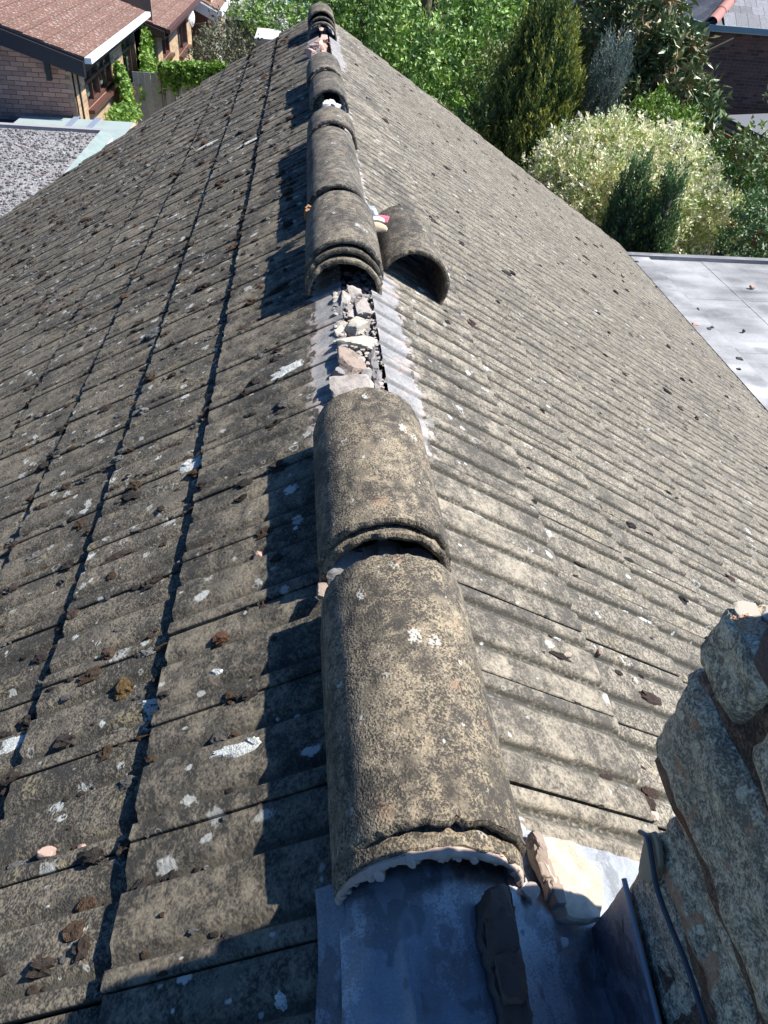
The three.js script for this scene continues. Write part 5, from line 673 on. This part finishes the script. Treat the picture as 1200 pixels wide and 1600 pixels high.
// left side planting
tree('flowering_bush', 'bright yellow green bush with white blooms at the top, left of the ridge end', 'shrub', [lobe(400, 12, 27, 1.0, .8), lobe(435, 30, 25, 1.0, .8), lobe(460, 40, 24, .6, .5), lobe(380, 0, 29, 1.2, .9)], 241, 620, 9, [[.16, .30, .03], [.20, .34, .05], [.12, .24, .03], [.7, .7, .66]], leafGeo('leaf', .16, .09), leafSoft, { r0: .06, spread: .25 });
tree('grey_bush', 'loose grey green bush in front of the white trimmed house', 'shrub', [lobe(355, 85, 21, .8, .7), lobe(385, 80, 21, .8, .6), lobe(335, 95, 20, .6, .5), lobe(350, 55, 22, .35, .6)], 242, 520, 8, [[.13, .14, .08], [.17, .17, .10], [.10, .11, .06]], leafGeo('leaf', .13, .05), leafDull, { r0: .05, spread: .25 });
{ const { wx, W1, W2 } = HOUSE, r = rng(251), mk = (seed, fnp, n, per) => { const L = []; for (let i = 0; i < n; i++) { const p = fnp(r); if (!p) continue; const c0 = [[.20, .35, .04], [.25, .40, .05], [.14, .27, .03]][r() * 3 | 0]; for (let j = 0; j < per; j++) { const b = lerp(.7, 1.25, r()); L.push({ p: p.clone().add(V((r()) * .14, (r() - .5) * .22, (r() - .5) * .22)), dir: V(.7 * r(), -.6 + r() * .9, r() - .5).normalize(), t: r() * 6, s: lerp(.7, 1.25, r()), c: c0.map(c => c * b) }); } } return leaves(L, leafGeo('leaf', .115, .085)); };
  const ivy = (label, f, n) => { const t = thing('ivy', label, 'ivy'); mesh('foliage', mk(1, f, n, 8), leafSoft, t); const a = f(rng(3)) || V(wx, -3, -17), g = []; const q = rng(19); for (let i = 0; i < 5; i++) { const b = f(q) || a; g.push(tube([V(b.x, GY, b.z), V(b.x, (GY + b.y) / 2, b.z + .1), b], .012, 8, 5)); } mesh('stem', mergeGeometries(g), barkM, t); };
  const area = (pts) => (q) => { let x = 0, y = 0, s = 0; for (const p of pts) { const w = q() + 1e-3; const ww = w * w * w; x += p[0] * ww; y += p[1] * ww; s += ww; } const e = onX(x / s, y / s, wx + .05 + .12 * q()); return e; };
  const both = (A, B) => q => (q() < .5 ? A(q) : B(q));
  ivy('bright ivy climbing the corner of the brick house beyond its second window', area([[215, 40], [238, 38], [240, 90], [234, 186], [210, 170], [222, 100]]), 620);
  ivy('bright ivy growing below and between the two windows of the brick house', both(area([[172, 100], [180, 112], [188, 130], [196, 150], [184, 145]]), area([[156, 184], [186, 156], [200, 162], [212, 175], [195, 188], [172, 188]])), 460);
  const zf = -20.25, fen = q => onZ(lerp(244, 345, q()), lerp(104, 136, q() * q()) + (q() < .12 ? 18 * q() : 0), zf + .1 * q()); ivy('bright ivy trailing over the top of the grey panel fence', fen, 520); }
// slatted fence at the right edge
{ const t = thing('garden_fence', 'low weathered slatted garden fence at the right picture edge', 'fence'); const m = flat(.34, .28, .20, .9); for (const y of [-2.35, -2.6, -2.85, -3.1]) { const a = onY(1172, 290, -2.5), b = onY(1230, 310, -2.5); mesh('slat', bar(V(a.x, y, a.z), V(b.x + .4, y, b.z), .03, .11), m, t); } const p = onY(1190, 296, -2.5); mesh('post', box(.09, 2.3, .09, p.x, -3.4, p.z - .08), m, t); }
{ // a wood of garden trees far behind, seen between the houses
  const L = [], r = rng(300); for (let i = 0; i < 5200; i++) { const x = lerp(-40, 50, r()), z = lerp(-58, -75, r()), y = GY + 6 * r() * (.6 + .4 * Math.sin(x * .4)); for (let j = 0; j < 3; j++) L.push({ p: V(x + r(), y + r(), z + r()), dir: sphere(r), t: r() * 6, s: lerp(.7, 1.3, r()), c: [.06 * lerp(.6, 1.5, r()), .12 * lerp(.6, 1.4, r()), .035] }); } const o = mesh('far_trees', leaves(L, leafGeo('leaf', .9, .6)), leafSoft); o.userData.kind = 'stuff'; tag(o, 'far mass of green garden trees beyond the houses', 'trees'); }
renderer.render(scene, camera);
